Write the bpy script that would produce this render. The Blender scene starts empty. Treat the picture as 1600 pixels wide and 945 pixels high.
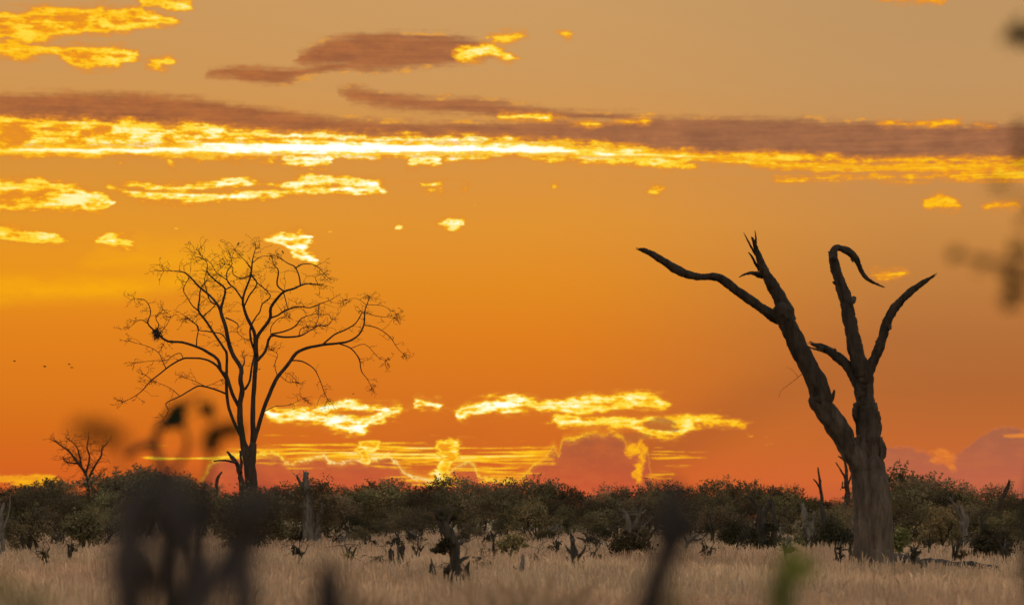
import bpy, math, random
import numpy as np
from mathutils import Vector

SC = bpy.context.scene
COL = SC.collection
rng = np.random.default_rng(11)
random.seed(5)

K = 0.00024           # radians per photo pixel near the axis (focal length of the lens)
EYE = 2.0             # height of the lens above the ground
HOR = 807.0           # photo row of the horizon


def P(px, py, d):
    """A point d metres away that the photograph shows at (px, py)."""
    return Vector(((px - 800) * K * d, d, EYE - (py - HOR) * K * d))


# ------------------------------------------------------------------ objects
def tag(o, label=None, cat=None, group=None, kind=None):
    if label: o['label'] = label
    if cat: o['category'] = cat
    if group: o['group'] = group
    if kind: o['kind'] = kind
    return o


def empty(name, loc, label, cat, group=None):
    o = bpy.data.objects.new(name, None)
    o.empty_display_size = 0.2
    o.location = loc
    COL.objects.link(o)
    return tag(o, label, cat, group)


def link_mesh(name, v, quads=None, tris=None, mat=None, parent=None, smooth=False, colors=None, origin=None):
    v = np.asarray(v, np.float32).reshape(-1, 3)
    if parent is not None:
        v = v - np.array(parent.location, np.float32)
    elif origin is not None:
        v = v - np.array(origin, np.float32)
    nq = 0 if quads is None else len(quads)
    nt = 0 if tris is None else len(tris)
    me = bpy.data.meshes.new(name)
    me.vertices.add(len(v))
    me.vertices.foreach_set('co', v.ravel())
    idx = np.concatenate([np.asarray(quads, np.int32).ravel() if nq else np.zeros(0, np.int32),
                          np.asarray(tris, np.int32).ravel() if nt else np.zeros(0, np.int32)])
    me.loops.add(len(idx))
    me.loops.foreach_set('vertex_index', idx)
    st = np.concatenate([np.arange(nq) * 4, nq * 4 + np.arange(nt) * 3]).astype(np.int32)
    me.polygons.add(nq + nt)
    me.polygons.foreach_set('loop_start', st)
    if smooth:
        me.polygons.foreach_set('use_smooth', np.ones(nq + nt, bool))
    me.update(calc_edges=True)
    if colors is not None:
        at = me.attributes.new('tint', 'FLOAT_COLOR', 'POINT')
        c = np.ones((len(v), 4), np.float32)
        c[:, :3] = colors
        at.data.foreach_set('color', c.ravel())
    if mat: me.materials.append(mat)
    o = bpy.data.objects.new(name, me)
    COL.objects.link(o)
    if parent is not None: o.parent = parent
    elif origin is not None: o.location = origin
    return o


# ------------------------------------------------------------------ tubes
def catmull(pts, n):
    """pts: (m,k) rows; n samples per span."""
    p = np.asarray(pts, float)
    if len(p) < 3 or n < 2:
        if n < 2: return p
        t = np.linspace(0, 1, n * (len(p) - 1) + 1)
        x = np.linspace(0, 1, len(p))
        return np.stack([np.interp(t, x, p[:, k]) for k in range(p.shape[1])], 1)
    q = np.vstack([2 * p[0] - p[1], p, 2 * p[-1] - p[-2]])
    out = []
    for i in range(len(p) - 1):
        a, b, c, d = q[i], q[i + 1], q[i + 2], q[i + 3]
        for s in range(n):
            t = s / n
            out.append(0.5 * (2 * b + (c - a) * t + (2 * a - 5 * b + 4 * c - d) * t * t + (3 * b - a - 3 * c + d) * t ** 3))
    out.append(p[-1])
    o = np.array(out)
    if p.shape[1] == 4:
        lo = p[:, 3].min()
        o[:, 3] = np.maximum(o[:, 3], lo * 0.8)
    return o


class MB:
    """Collects tubes and leaf faces that become ONE mesh."""

    def __init__(self):
        self.v, self.q, self.t, self.c, self.n = [], [], [], [], 0

    def add(self, v, q=None, t=None, c=None):
        v = np.asarray(v, float)
        if q is not None and len(q): self.q.append(np.asarray(q) + self.n)
        if t is not None and len(t): self.t.append(np.asarray(t) + self.n)
        self.v.append(v)
        self.c.append(np.ones((len(v), 3)) if c is None else np.broadcast_to(np.asarray(c, float), (len(v), 3)))
        self.n += len(v)

    def tube(self, path, sides=8, rough=0.0, ridges=0.0, seed=0, flat=1.0, tip=True, c=None):
        """path rows x,y,z,r"""
        p = np.asarray(path, float)
        m = len(p)
        T = np.gradient(p[:, :3], axis=0)
        T /= np.linalg.norm(T, axis=1)[:, None] + 1e-9
        ref = np.array([0, 1.0, 0]) if abs(T[0][1]) < 0.9 else np.array([1.0, 0, 0])
        N = np.zeros((m, 3)); u = ref
        for i in range(m):
            u = u - T[i] * (u @ T[i]); u = u / (np.linalg.norm(u) + 1e-9); N[i] = u
        B = np.cross(T, N)
        a = np.linspace(0, 2 * math.pi, sides, endpoint=False)
        g = np.random.default_rng(seed + 17)
        s = np.concatenate([[0], np.cumsum(np.linalg.norm(np.diff(p[:, :3], axis=0), axis=1))])
        R = np.repeat(p[:, 3][:, None], sides, 1)
        if rough or ridges:
            ph = g.uniform(0, 6.28, 12)
            L = max(p[:, 3].max(), 1e-3)
            S = s[:, None] / L
            f = (np.sin(S * 0.9 + ph[0] + a * 1) + np.sin(S * 1.7 + ph[1] - a * 2) * 0.7 + np.sin(S * 3.1 + ph[2] + a * 3) * 0.5
                 + np.sin(S * 5.3 + ph[3] + a * 2) * 0.4)
            R = R * (1 + rough * f * 0.5)
            wob = ph[4] + 0.35 * np.sin(S * 0.35 + ph[5])
            rd = np.abs(np.sin(a * 3.5 + wob * 2)) + 0.6 * np.abs(np.sin(a * 5.5 - wob * 3 + S * 0.1)) + 0.4 * np.sin(a * 9 + wob * 4)
            R = R * (1 + ridges * (rd - 0.9)) + L * rough * 0.10 * g.normal(size=(m, sides))
        V = p[:, None, :3] + R[:, :, None] * (N[:, None, :] * np.cos(a)[None, :, None] * flat + B[:, None, :] * np.sin(a)[None, :, None])
        V = V.reshape(-1, 3)
        i = np.arange(m - 1)[:, None] * sides
        j = np.arange(sides)[None, :]
        jn = (j + 1) % sides
        q = np.stack([i + j, i + jn, i + sides + jn, i + sides + j], -1).reshape(-1, 4)
        ends = np.array([p[0, :3], p[-1, :3] + T[-1] * p[-1, 3] * (0.5 if tip else 0)])
        k0, k1 = len(V), len(V) + 1
        V = np.vstack([V, ends])
        jj = np.arange(sides); jjn = (jj + 1) % sides
        t = np.vstack([np.stack([np.full(sides, k0), jjn, jj], 1),
                       np.stack([np.full(sides, k1), (m - 1) * sides + jj, (m - 1) * sides + jjn], 1)])
        self.add(V, q, t, c)

    def leaves(self, cen, size, col, g, aspect=0.55, up=0.0):
        """rhombic leaf faces, each bent a little along its midrib"""
        n = len(cen)
        d = g.normal(size=(n, 3)); d[:, 2] += up
        d /= np.linalg.norm(d, axis=1)[:, None]
        e = np.cross(d, g.normal(size=(n, 3))); e /= np.linalg.norm(e, axis=1)[:, None] + 1e-9
        s = np.asarray(size).reshape(-1, 1) * np.ones((n, 1))
        v = np.stack([cen - d * s * 0.5, cen + e * s * aspect * 0.5, cen + d * s * 0.5, cen - e * s * aspect * 0.5], 1).reshape(-1, 3)
        q = np.arange(n * 4).reshape(-1, 4)
        self.add(v, q, None, np.repeat(np.asarray(col) * np.ones((n, 1)), 4, 0))

    def build(self, name, mat, parent=None, smooth=True, colors=False, origin=None):
        v = np.vstack(self.v)
        q = np.vstack(self.q) if self.q else None
        t = np.vstack(self.t) if self.t else None
        return link_mesh(name, v, q, t, mat, parent, smooth, np.vstack(self.c) if colors else None, origin)


# ------------------------------------------------------------------ materials
def mat_new(name):
    m = bpy.data.materials.new(name); m.use_nodes = True
    nt = m.node_tree; nt.nodes.clear()
    return m, nt, nt.nodes, nt.links


def bark(name, dark, light, scale=6.0, stretch=0.18, bump=0.6, low=None, low_h=(0, 1)):
    m, nt, N, L = mat_new(name)
    out = N.new('ShaderNodeOutputMaterial'); b = N.new('ShaderNodeBsdfPrincipled')
    b.inputs['Roughness'].default_value = 0.95
    b.inputs['Specular IOR Level'].default_value = 0.1
    tc = N.new('ShaderNodeTexCoord'); mp = N.new('ShaderNodeMapping')
    mp.inputs['Scale'].default_value = (1, 1, stretch)
    L.new(tc.outputs['Object'], mp.inputs[0])
    n1 = N.new('ShaderNodeTexNoise'); n1.inputs['Scale'].default_value = scale; n1.inputs['Detail'].default_value = 8
    n1.inputs['Roughness'].default_value = 0.65
    L.new(mp.outputs[0], n1.inputs['Vector'])
    r = N.new('ShaderNodeValToRGB')
    r.color_ramp.elements[0].position = 0.36; r.color_ramp.elements[0].color = (*dark, 1)
    r.color_ramp.elements[1].position = 0.66; r.color_ramp.elements[1].color = (*light, 1)
    L.new(n1.outputs[0], r.inputs[0])
    colout = r.outputs[0]
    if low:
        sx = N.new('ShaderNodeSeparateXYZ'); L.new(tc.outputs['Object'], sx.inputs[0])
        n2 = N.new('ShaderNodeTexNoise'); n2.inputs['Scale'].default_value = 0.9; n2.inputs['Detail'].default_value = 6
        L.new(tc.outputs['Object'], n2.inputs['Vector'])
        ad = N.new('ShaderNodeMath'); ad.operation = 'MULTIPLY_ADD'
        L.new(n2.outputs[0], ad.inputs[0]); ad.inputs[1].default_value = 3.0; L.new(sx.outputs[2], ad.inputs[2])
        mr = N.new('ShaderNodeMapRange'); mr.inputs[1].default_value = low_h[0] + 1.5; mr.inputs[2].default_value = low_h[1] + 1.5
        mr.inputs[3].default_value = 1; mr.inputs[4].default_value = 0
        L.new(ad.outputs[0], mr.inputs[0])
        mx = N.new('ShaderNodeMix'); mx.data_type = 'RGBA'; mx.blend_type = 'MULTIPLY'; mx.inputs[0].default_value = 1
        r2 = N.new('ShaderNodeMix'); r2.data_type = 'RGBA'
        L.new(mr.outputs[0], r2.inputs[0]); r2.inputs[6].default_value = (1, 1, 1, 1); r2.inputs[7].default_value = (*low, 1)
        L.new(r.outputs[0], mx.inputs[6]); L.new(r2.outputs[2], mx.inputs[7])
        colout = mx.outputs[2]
    L.new(colout, b.inputs['Base Color'])
    if bump:
        bp = N.new('ShaderNodeBump'); bp.inputs['Strength'].default_value = bump; bp.inputs['Distance'].default_value = 0.12
        L.new(n1.outputs[0], bp.inputs['Height']); L.new(bp.outputs[0], b.inputs['Normal'])
    L.new(b.outputs[0], out.inputs[0])
    return m


def leafy(name, base, trans=0.35, noise_scale=0.35, spread=0.35):
    """diffuse + translucent leaf; own colour of each leaf comes from the 'tint' attribute"""
    m, nt, N, L = mat_new(name)
    out = N.new('ShaderNodeOutputMaterial')
    at = N.new('ShaderNodeAttribute'); at.attribute_name = 'tint'
    oi = N.new('ShaderNodeObjectInfo')
    mx = N.new('ShaderNodeMix'); mx.data_type = 'RGBA'; mx.blend_type = 'MULTIPLY'; mx.inputs[0].default_value = 1
    mx.inputs[6].default_value = (*base, 1); L.new(at.outputs['Color'], mx.inputs[7])
    hs = N.new('ShaderNodeHueSaturation')
    m1 = N.new('ShaderNodeMapRange'); m1.inputs[3].default_value = 1 - spread; m1.inputs[4].default_value = 1 + spread
    L.new(oi.outputs['Random'], m1.inputs[0]); L.new(m1.outputs[0], hs.inputs['Value'])
    m2 = N.new('ShaderNodeMapRange'); m2.inputs[3].default_value = 0.488; m2.inputs[4].default_value = 0.514
    ml = N.new('ShaderNodeMath'); ml.operation = 'FRACT'; mm = N.new('ShaderNodeMath'); mm.operation = 'MULTIPLY'; mm.inputs[1].default_value = 7.31
    L.new(oi.outputs['Random'], mm.inputs[0]); L.new(mm.outputs[0], ml.inputs[0]); L.new(ml.outputs[0], m2.inputs[0]); L.new(m2.outputs[0], hs.inputs['Hue'])
    L.new(mx.outputs[2], hs.inputs['Color'])
    d = N.new('ShaderNodeBsdfDiffuse'); t = N.new('ShaderNodeBsdfTranslucent'); s = N.new('ShaderNodeMixShader'); s.inputs[0].default_value = trans
    L.new(hs.outputs[0], d.inputs[0]); L.new(hs.outputs[0], t.inputs[0])
    L.new(d.outputs[0], s.inputs[1]); L.new(t.outputs[0], s.inputs[2]); L.new(s.outputs[0], out.inputs[0])
    return m


M = {}
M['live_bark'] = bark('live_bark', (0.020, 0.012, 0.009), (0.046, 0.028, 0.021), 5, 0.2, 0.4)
M['dead_wood'] = bark('dead_wood', (0.013, 0.0088, 0.0068), (0.040, 0.0265, 0.0200), 4.2, 0.2, 1.0, low=(2.55, 2.65, 2.75), low_h=(1.5, 6.5))  # low: paler lower trunk, rubbed bark and partly foreground haze put into the colour
M['stump_wood'] = bark('stump_wood', (0.018, 0.013, 0.011), (0.052, 0.039, 0.031), 7, 0.2, 0.6)
M['grey_wood'] = bark('grey_wood', (0.050, 0.039, 0.033), (0.135, 0.107, 0.092), 7, 0.2, 0.6)
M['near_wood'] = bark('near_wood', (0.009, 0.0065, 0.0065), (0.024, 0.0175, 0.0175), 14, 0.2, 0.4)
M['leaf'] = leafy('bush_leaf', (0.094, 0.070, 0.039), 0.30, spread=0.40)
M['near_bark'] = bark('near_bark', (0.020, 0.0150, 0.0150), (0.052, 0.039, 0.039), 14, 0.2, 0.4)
M['near_leaf'] = leafy('near_leaf', (0.022, 0.026, 0.014), 0.15, spread=0.1)
M['fresh_leaf'] = leafy('fresh_leaf', (0.125, 0.125, 0.03), 0.35, spread=0.05)
M['green_leaf'] = leafy('green_leaf', (0.075, 0.085, 0.026), 0.3, spread=0.05)
M['grass'] = leafy('dry_grass', (0.340, 0.230, 0.147), 0.25, spread=0.0)
M['feather'] = bark('feather', (0.012, 0.010, 0.010), (0.03, 0.024, 0.022), 20, 1, 0)


# ------------------------------------------------------------------ sky
EXPOSURE = 3.9
BG = 0.12
GAIN = 1.0 / BG / 2 ** EXPOSURE

world = bpy.data.worlds.new("World"); SC.world = world
world.use_nodes = True
WT = world.node_tree; WT.nodes.clear()


def srgb(r, g, b):
    f = lambda c: (c / 255 / 12.92) if c / 255 <= 0.04045 else ((c / 255 + 0.055) / 1.055) ** 2.4
    return (f(r), f(g), f(b))


class E:
    """an expression in the world's node tree"""
    def __init__(s, sock): s.s = sock

    def _b(s, op, o, r=False):
        n = WT.nodes.new('ShaderNodeMath'); n.operation = op
        a, b = (o, s) if r else (s, o)
        for i, x in enumerate((a, b)):
            if isinstance(x, E): WT.links.new(x.s, n.inputs[i])
            else: n.inputs[i].default_value = float(x)
        return E(n.outputs[0])
    def __add__(s, o): return s._b('ADD', o)
    def __radd__(s, o): return s._b('ADD', o)
    def __sub__(s, o): return s._b('SUBTRACT', o)
    def __rsub__(s, o): return s._b('SUBTRACT', o, True)
    def __mul__(s, o): return s._b('MULTIPLY', o)
    def __rmul__(s, o): return s._b('MULTIPLY', o)
    def __truediv__(s, o): return s._b('DIVIDE', o)
    def __rtruediv__(s, o): return s._b('DIVIDE', o, True)
    def max(s, o): return s._b('MAXIMUM', o)
    def min(s, o): return s._b('MINIMUM', o)
    def pow(s, o): return s._b('POWER', o)
    def un(s, op):
        n = WT.nodes.new('ShaderNodeMath'); n.operation = op
        WT.links.new(s.s, n.inputs[0]); return E(n.outputs[0])
    def abs(s): return s.un('ABSOLUTE')
    def step(s, a, b, y0=0.0, y1=1.0, smooth=True):
        n = WT.nodes.new('ShaderNodeMapRange'); n.interpolation_type = 'SMOOTHSTEP' if smooth else 'LINEAR'
        WT.links.new(s.s, n.inputs[0])
        for i, x in zip((1, 2, 3, 4), (a, b, y0, y1)): n.inputs[i].default_value = x
        return E(n.outputs[0])


def xyz(x, y, z):
    n = WT.nodes.new('ShaderNodeCombineXYZ')
    for i, q in enumerate((x, y, z)):
        if isinstance(q, E): WT.links.new(q.s, n.inputs[i])
        else: n.inputs[i].default_value = q
    return n.outputs[0]


def noise(vec, detail=5, rough=0.55, color=False, dist=0.0):
    n = WT.nodes.new('ShaderNodeTexNoise'); n.inputs['Scale'].default_value = 1
    n.inputs['Detail'].default_value = detail; n.inputs['Roughness'].default_value = rough
    n.inputs['Distortion'].default_value = dist
    WT.links.new(vec, n.inputs['Vector'])
    if color:
        sp = WT.nodes.new('ShaderNodeSeparateColor'); WT.links.new(n.outputs['Color'], sp.inputs[0])
        return [E(sp.outputs[i]) for i in range(3)]
    return E(n.outputs[0])


def ramp(fac, stops, interp='LINEAR'):
    n = WT.nodes.new('ShaderNodeValToRGB'); n.color_ramp.interpolation = interp
    e = n.color_ramp.elements
    while len(e) < len(stops): e.new(0.5)
    for el, (p, c) in zip(e, stops): el.position = p; el.color = (*c, 1)
    WT.links.new(fac.s, n.inputs[0]); return n.outputs[0]


def mixc(fac, a, b, mode='MIX'):
    n = WT.nodes.new('ShaderNodeMix'); n.data_type = 'RGBA'; n.blend_type = mode; n.clamp_factor = True
    if isinstance(fac, E): WT.links.new(fac.s, n.inputs[0])
    else: n.inputs[0].default_value = fac
    for i, x in ((6, a), (7, b)):
        if isinstance(x, tuple): n.inputs[i].default_value = (*x, 1)
        else: WT.links.new(x, n.inputs[i])
    return n.outputs[2]


def ae(px, py):
    """azimuth and elevation, in units of K radians, of the sky the photograph shows at (px, py)"""
    u, v = (px - 800) * K, (HOR - py) * K
    a = math.atan(u)
    return a / K, math.atan(v * math.cos(a)) / K


tc = WT.nodes.new('ShaderNodeTexCoord')
sp = WT.nodes.new('ShaderNodeSeparateXYZ'); WT.links.new(tc.outputs['Generated'], sp.inputs[0])
X, Y, Z = (E(sp.outputs[i]) for i in range(3))
AZ = X._b('ARCTAN2', Y) * (1 / K)          # azimuth round from north
EL = Z.un('ARCSINE') * (1 / K)             # elevation above the horizon
TAZ = (AZ + 850.0) * (1 / 1700.0)          # 0..1 across the western sky


def curve(pts, lo, hi, field=None):
    """a value that follows azimuth: pts = (px, value)"""
    n = WT.nodes.new('ShaderNodeFloatCurve'); m = n.mapping
    c = m.curves[0]
    P_ = [(min(1, max(0, (ae(p, HOR)[0] + 850) / 1700)), min(1, max(0, (q - lo) / (hi - lo)))) for p, q in pts]
    P_.sort()
    if P_[0][0] > 0.002: P_.insert(0, (0.0, P_[0][1]))
    if P_[-1][0] < 0.998: P_.append((1.0, P_[-1][1]))
    while len(c.points) < len(P_): c.points.new(0.5, 0.5)
    for pt, (a, b) in zip(c.points, P_): pt.location = (a, b); pt.handle_type = 'AUTO_CLAMPED'
    m.update()
    WT.links.new((field or TAZ).s, n.inputs[1])
    return E(n.outputs[0]) * (hi - lo) + lo


# noise shared by all the clouds: billows that shift their outlines, and fine wisps inside them
nb = noise(xyz(AZ * (1 / 62.0), EL * (1 / 30.0), 0.0), 6, 0.60, color=True)
nf = noise(xyz(AZ * (1 / 34.0), EL * (1 / 13.0), 7.3), 7, 0.66, color=True)
nr = noise(xyz(AZ * (1 / 15.0), EL * (1 / 6.0), 1.7), 4, 0.64, color=True)      # frayed edges
ns = noise(xyz(AZ * (1 / 150.0), EL * (1 / 5.2), 3.1), 5, 0.6, color=True)     # long flat streaks
WAZ = AZ + (nb[0] - 0.5) * 60.0 + (nf[0] - 0.5) * 26.0
WEL = EL + (nb[1] - 0.5) * 26.0 + (nf[1] - 0.5) * 20.0
SEL = EL + (nb[1] - 0.5) * 8.0 + (nf[1] - 0.5) * 8.0
TW = (WAZ + 850.0) * (1 / 1700.0)


def row(pts, el=None, faz=None):
    """one row of cloud: pts = (px, row of its middle, half its thickness); > 0 inside"""
    cen = curve([(p, ae(p, y)[1]) for p, y, h in pts], -50, 850, faz or TW)
    hh = curve([(p, h) for p, y, h in pts], -30, 60, faz or TW)
    return hh - ((el or WEL) - cen).abs()


BRIGHT = [
    row([(-60, 42, 22), (0, 40, 23), (60, 38, 24), (110, 34, 20), (200, 31, 19), (240, 30, 12), (275, 33, 7), (300, 34, -14), (800, 60, -25), (1600, 60, -25)]),
    row([(-60, 78, 9), (0, 78, 9), (40, 78, 12), (85, 80, 3), (100, 88, 8), (150, 91, 14), (205, 91, 9), (220, 92, -4), (235, 95, 5), (270, 95, 5), (290, 95, -18), (430, 70, -18), (690, 88, -14), (708, 90, 4), (755, 82, 9), (800, 92, 1), (822, 92, -16), (1600, 90, -25)]),
    row([(-60, 215, 30), (0, 214, 28), (150, 216, 27), (300, 222, 24), (450, 226, 20), (600, 229, 17), (750, 231, 15), (900, 236, 14), (1000, 243, 12), (1070, 248, 8), (1110, 250, -8), (1600, 263, -25)], SEL + (nf[1] - 0.5) * 16.0),
    row([(195, 2, -16), (215, 3, 6), (255, 4, 6), (268, 9, 7), (300, 10, 2), (312, 10, -16), (765, 184, -18), (785, 183, 1), (850, 182, 2), (870, 184, -3), (890, 192, -3), (920, 194, 2), (945, 196, -3), (960, 193, -2), (1000, 190, 1), (1020, 188, -3), (1030, 188, -16), (1350, 0, -16), (1385, 0, 0), (1450, 1, 1), (1480, 4, -3), (1492, 5, -16)], EL + (nf[1] - 0.5) * 12.0 + (nr[1] - 0.5) * 6.0),
    row([(1360, 194, -12), (1385, 193, 1), (1412, 196, -4), (1440, 194, 0), (1490, 191, 2), (1512, 196, -4), (1545, 196, -1), (1570, 197, -12)], EL + (nf[1] - 0.5) * 12.0 + (nr[1] - 0.5) * 8.0),
    row([(-60, 304, 20), (0, 303, 22), (60, 305, 20), (120, 312, 16), (170, 320, 9), (192, 322, -12), (240, 255, -14), (270, 255, 4), (290, 255, -12), (430, 251, -12), (450, 251, 8), (510, 250, 8), (530, 250, -12), (625, 250, -12), (645, 250, 8), (680, 249, 7), (695, 249, -14), (1000, 256, -14), (1040, 256, 6), (1090, 258, 6), (1110, 258, -14), (1600, 270, -20)]),
    row([(150, 293, -14), (165, 292, 1), (200, 300, 4), (240, 305, 6), (300, 308, 6.5), (350, 307, 6.5), (400, 303, 6), (450, 299, 6), (500, 296, 6), (560, 297, 6), (600, 296, 3), (620, 296, -14)], EL + (nf[1] - 0.5) * 9.0 + (nr[1] - 0.5) * 6.0),
    row([(150, 293, -14), (168, 292, 2), (210, 292, 4), (260, 293, 4), (320, 291, 5), (360, 286, 7), (395, 282, 7), (412, 285, 1), (430, 294, 3), (448, 292, 5), (470, 285, 8), (500, 281, 8), (540, 284, 8), (580, 290, 7), (608, 296, 2), (625, 296, -14), (650, 292, -12), (665, 291, 4), (695, 291, 4), (712, 292, -10), (726, 292, 3), (740, 292, -12), (845, 290, -12), (865, 290, 3), (885, 290, -12), (1005, 297, -12), (1025, 297, 3), (1050, 297, -12), (1415, 318, -16), (1445, 318, 2), (1472, 314, 7), (1505, 321, -2), (1520, 321, -12), (1540, 321, 2), (1580, 320, 3), (1600, 321, -10)]),
    row([(-60, 362, 8), (0, 364, 8), (60, 371, 8), (105, 378, 4), (125, 379, -14), (142, 377, -10), (160, 376, 5), (190, 378, 9), (212, 380, 3), (225, 380, -14), (410, 371, -10), (424, 371, 4), (440, 373, 8), (462, 376, 16), (485, 377, 9), (500, 378, -14), (605, 353, -14), (625, 352, 4), (642, 352, -12), (680, 350, -8), (705, 350, 7), (728, 350, 5), (740, 350, -14), (1600, 350, -25)]),
    row([(395, 645, -10), (408, 646, 4), (430, 649, 7), (480, 652, 8), (510, 656, 9), (540, 662, 12), (560, 663, 12), (580, 655, 9), (605, 648, 7), (622, 642, 3), (640, 640, -12), (700, 640, -25)], EL + (nf[1] - 0.5) * 14.0 + (nr[1] - 0.5) * 8.0),
    row([(405, 642, -10), (418, 641, 3), (450, 643, 5), (480, 642, 4), (500, 637, 5), (530, 633, 6), (560, 637, 6), (585, 641, 5), (610, 641, 4), (628, 640, 1), (642, 636, -8), (655, 632, 6), (685, 632, 6), (698, 636, -6), (715, 645, 5), (750, 636, 10), (800, 631, 11), (838, 632, 6), (850, 637, 7), (900, 634, 13), (950, 627, 13), (1000, 625, 11), (1045, 632, 5), (1062, 633, -14), (1300, 640, -25), (1335, 429, -25), (1358, 429, 1.5), (1415, 427, 2), (1430, 428, -14), (1600, 428, -25)]),
    row([(430, 396, -14), (455, 392, 2), (480, 398, 8), (495, 404, 2), (510, 408, -14), (840, 656, -14), (870, 657, 5), (920, 657, 8), (970, 658, 6), (1000, 662, 12), (1030, 668, 15), (1060, 666, 13), (1085, 656, 8), (1130, 657, 6), (1165, 660, 2), (1185, 660, -14), (1600, 660, -25)]),
    row([(1040, 242, -10), (1075, 245, 4), (1150, 245, 5), (1240, 246, 5), (1290, 248, 3), (1350, 249, 2), (1600, 250, 2)], EL + (ns[1] - 0.5) * 6.0 + (nr[1] - 0.5) * 3.0),
    row([(1120, 258, -10), (1200, 258, 4), (1260, 261, 6), (1350, 262, 5), (1450, 261, 5), (1520, 259, 5), (1600, 257, 5)], EL + (ns[1] - 0.5) * 8.0 + (nr[1] - 0.5) * 3.0),
    row([(1190, 281, -8), (1215, 281, 2), (1300, 278, 3), (1380, 276, 3.5), (1440, 277, 2), (1470, 274, 1), (1510, 274, 5), (1600, 272, 7)], EL + (ns[0] - 0.5) * 20.0 + (nr[1] - 0.5) * 3.0),
    row([(755, 60, -18), (770, 60, 5), (805, 59, 6), (825, 57, 1), (840, 57, -14), (868, 55, -10), (880, 54, 2), (898, 54, -12), (1050, 740, -16), (1600, 740, -25)], EL + (nf[1] - 0.5) * 8.0),
]
frag = noise(xyz(AZ * (1 / 38.0), EL * (1 / 11.0), 21.0), 3, 0.55)
frag_z = row([(-60, 300, 30), (300, 340, 50), (700, 330, 50), (1000, 300, 20), (1100, 290, -20), (1600, 290, -30)], EL).step(0, 40).max(row([(380, 660, -30), (440, 670, 24), (700, 650, 30), (900, 660, 30), (1200, 690, 30), (1330, 700, -20), (1600, 690, -30)], EL).step(0, 25))
BRIGHT.append((frag - 0.745 + frag_z * 0.02) * 130.0 * frag_z + (frag_z - 1.0) * 20.0 + nb[2] * 2.0)
FB = BRIGHT[0]
for b_ in BRIGHT[1:]: FB = FB.max(b_)

# flat streaks just above the horizon
streak_mask = row([(200, 713, -14), (240, 712, 4), (330, 712, 5), (400, 710, 10), (520, 710, 15), (700, 712, 19), (800, 714, 17), (865, 712, 14), (885, 712, -12), (1000, 720, -16), (1030, 716, 3), (1095, 716, 3), (1115, 716, -14), (1600, 720, -25)], SEL)
streak2 = row([(560, 745, -10), (600, 744, 6), (640, 746, 9), (700, 747, 9), (745, 748, -2), (760, 748, 10), (825, 746, 9), (838, 746, -10), (1000, 735, -16), (1015, 738, 3), (1045, 740, 3), (1060, 740, -10), (1600, 740, -25)], SEL)
FS = streak_mask.max(streak2) * 0.5 + (ns[0] - 0.55) * 66.0 + (nr[2] - 0.5) * 6.0


def blob(px, py, rx, ry, rot=0.0):
    a, e = ae(px, py)
    dx, dy = (WAZ - a), (WEL - e)
    c, s = math.cos(rot), math.sin(rot)
    u = (dx * c + dy * s) * (1 / rx); v = (dy * c - dx * s) * (1 / ry)
    return (1.0 - (u * u + v * v)) * min(rx, ry)


FP = blob(575, 698, 20, 12)
for args in ((571, 712, 9, 13), (703, 693, 20, 11), (706, 708, 18, 13), (695, 725, 16, 14), (682, 742, 14, 12), (988, 700, 12, 10), (1006, 706, 6, 22), (998, 735, 9, 20), (38, 750, 48, 9)):
    FP = FP.max(blob(*args))

# dark undersides of the high band
DARK = [
    row([(290, 117, -22), (320, 115, 4), (355, 114, 10), (400, 118, 14), (440, 120, 13), (480, 112, 10), (540, 104, 8), (600, 110, 4), (660, 110, -18), (900, 100, -28)], SEL),
    row([(440, 95, -22), (462, 93, 9), (520, 82, 22), (600, 82, 29), (680, 80, 26), (735, 78, 20), (775, 80, 6), (800, 82, -22), (1000, 82, -28)], SEL),
    row([(490, 134, -22), (530, 143, 6), (570, 152, 14), (630, 160, 12), (700, 165, 13), (780, 170, 13), (850, 177, 9), (960, 184, 8), (1080, 192, 5), (1150, 195, -20), (1600, 195, -28)], SEL),
    row([(-60, 172, 26), (0, 172, 26), (150, 172, 27), (300, 178, 24), (420, 188, 20), (520, 198, 15), (640, 206, 17), (760, 208, 18), (860, 206, 18), (960, 212, 24), (1040, 216, 32), (1120, 217, 34), (1220, 219, 34), (1340, 222, 32), (1440, 224, 31), (1600, 226, 33)], SEL),
]
FD = DARK[0]
for d_ in DARK[1:]: FD = FD.max(d_)

# heaped clouds standing on the horizon; above zero = inside
CUM = [
    [(230, 790), (300, 762), (316, 752), (324, 736), (334, 722), (352, 714), (366, 712), (380, 714), (396, 716), (405, 711), (415, 709), (432, 711), (440, 717), (448, 726), (456, 727), (470, 721), (484, 719), (498, 714), (508, 716), (516, 725), (528, 726), (545, 722), (560, 719), (572, 726), (580, 718), (592, 718), (602, 714), (606, 710), (611, 710), (614, 720), (613, 732), (626, 738), (640, 746), (652, 750), (690, 752), (706, 738), (722, 727), (736, 724), (744, 732), (746, 744), (756, 748), (800, 752), (822, 742), (834, 728), (846, 720), (872, 714), (874, 708), (862, 700), (862, 692), (880, 690), (900, 688), (916, 680), (932, 679), (944, 684), (953, 676), (962, 681), (974, 688), (980, 704), (984, 708), (989, 693), (998, 691), (1008, 694), (1012, 700), (1008, 712), (1003, 728), (998, 745), (1020, 762), (1060, 800), (1600, 860)],
    [(1200, 860), (1330, 800), (1362, 730), (1380, 704), (1410, 699), (1436, 704), (1458, 712), (1476, 724), (1492, 714), (1510, 700), (1530, 686), (1548, 676), (1560, 669), (1575, 669), (1600, 674), (1660, 690)],
]
TC1 = (AZ + (nr[0] - 0.5) * 7.0 + (nf[0] - 0.5) * 7.0 + (nb[0] - 0.5) * 4.0 + 850.0) * (1 / 1700.0)
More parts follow.
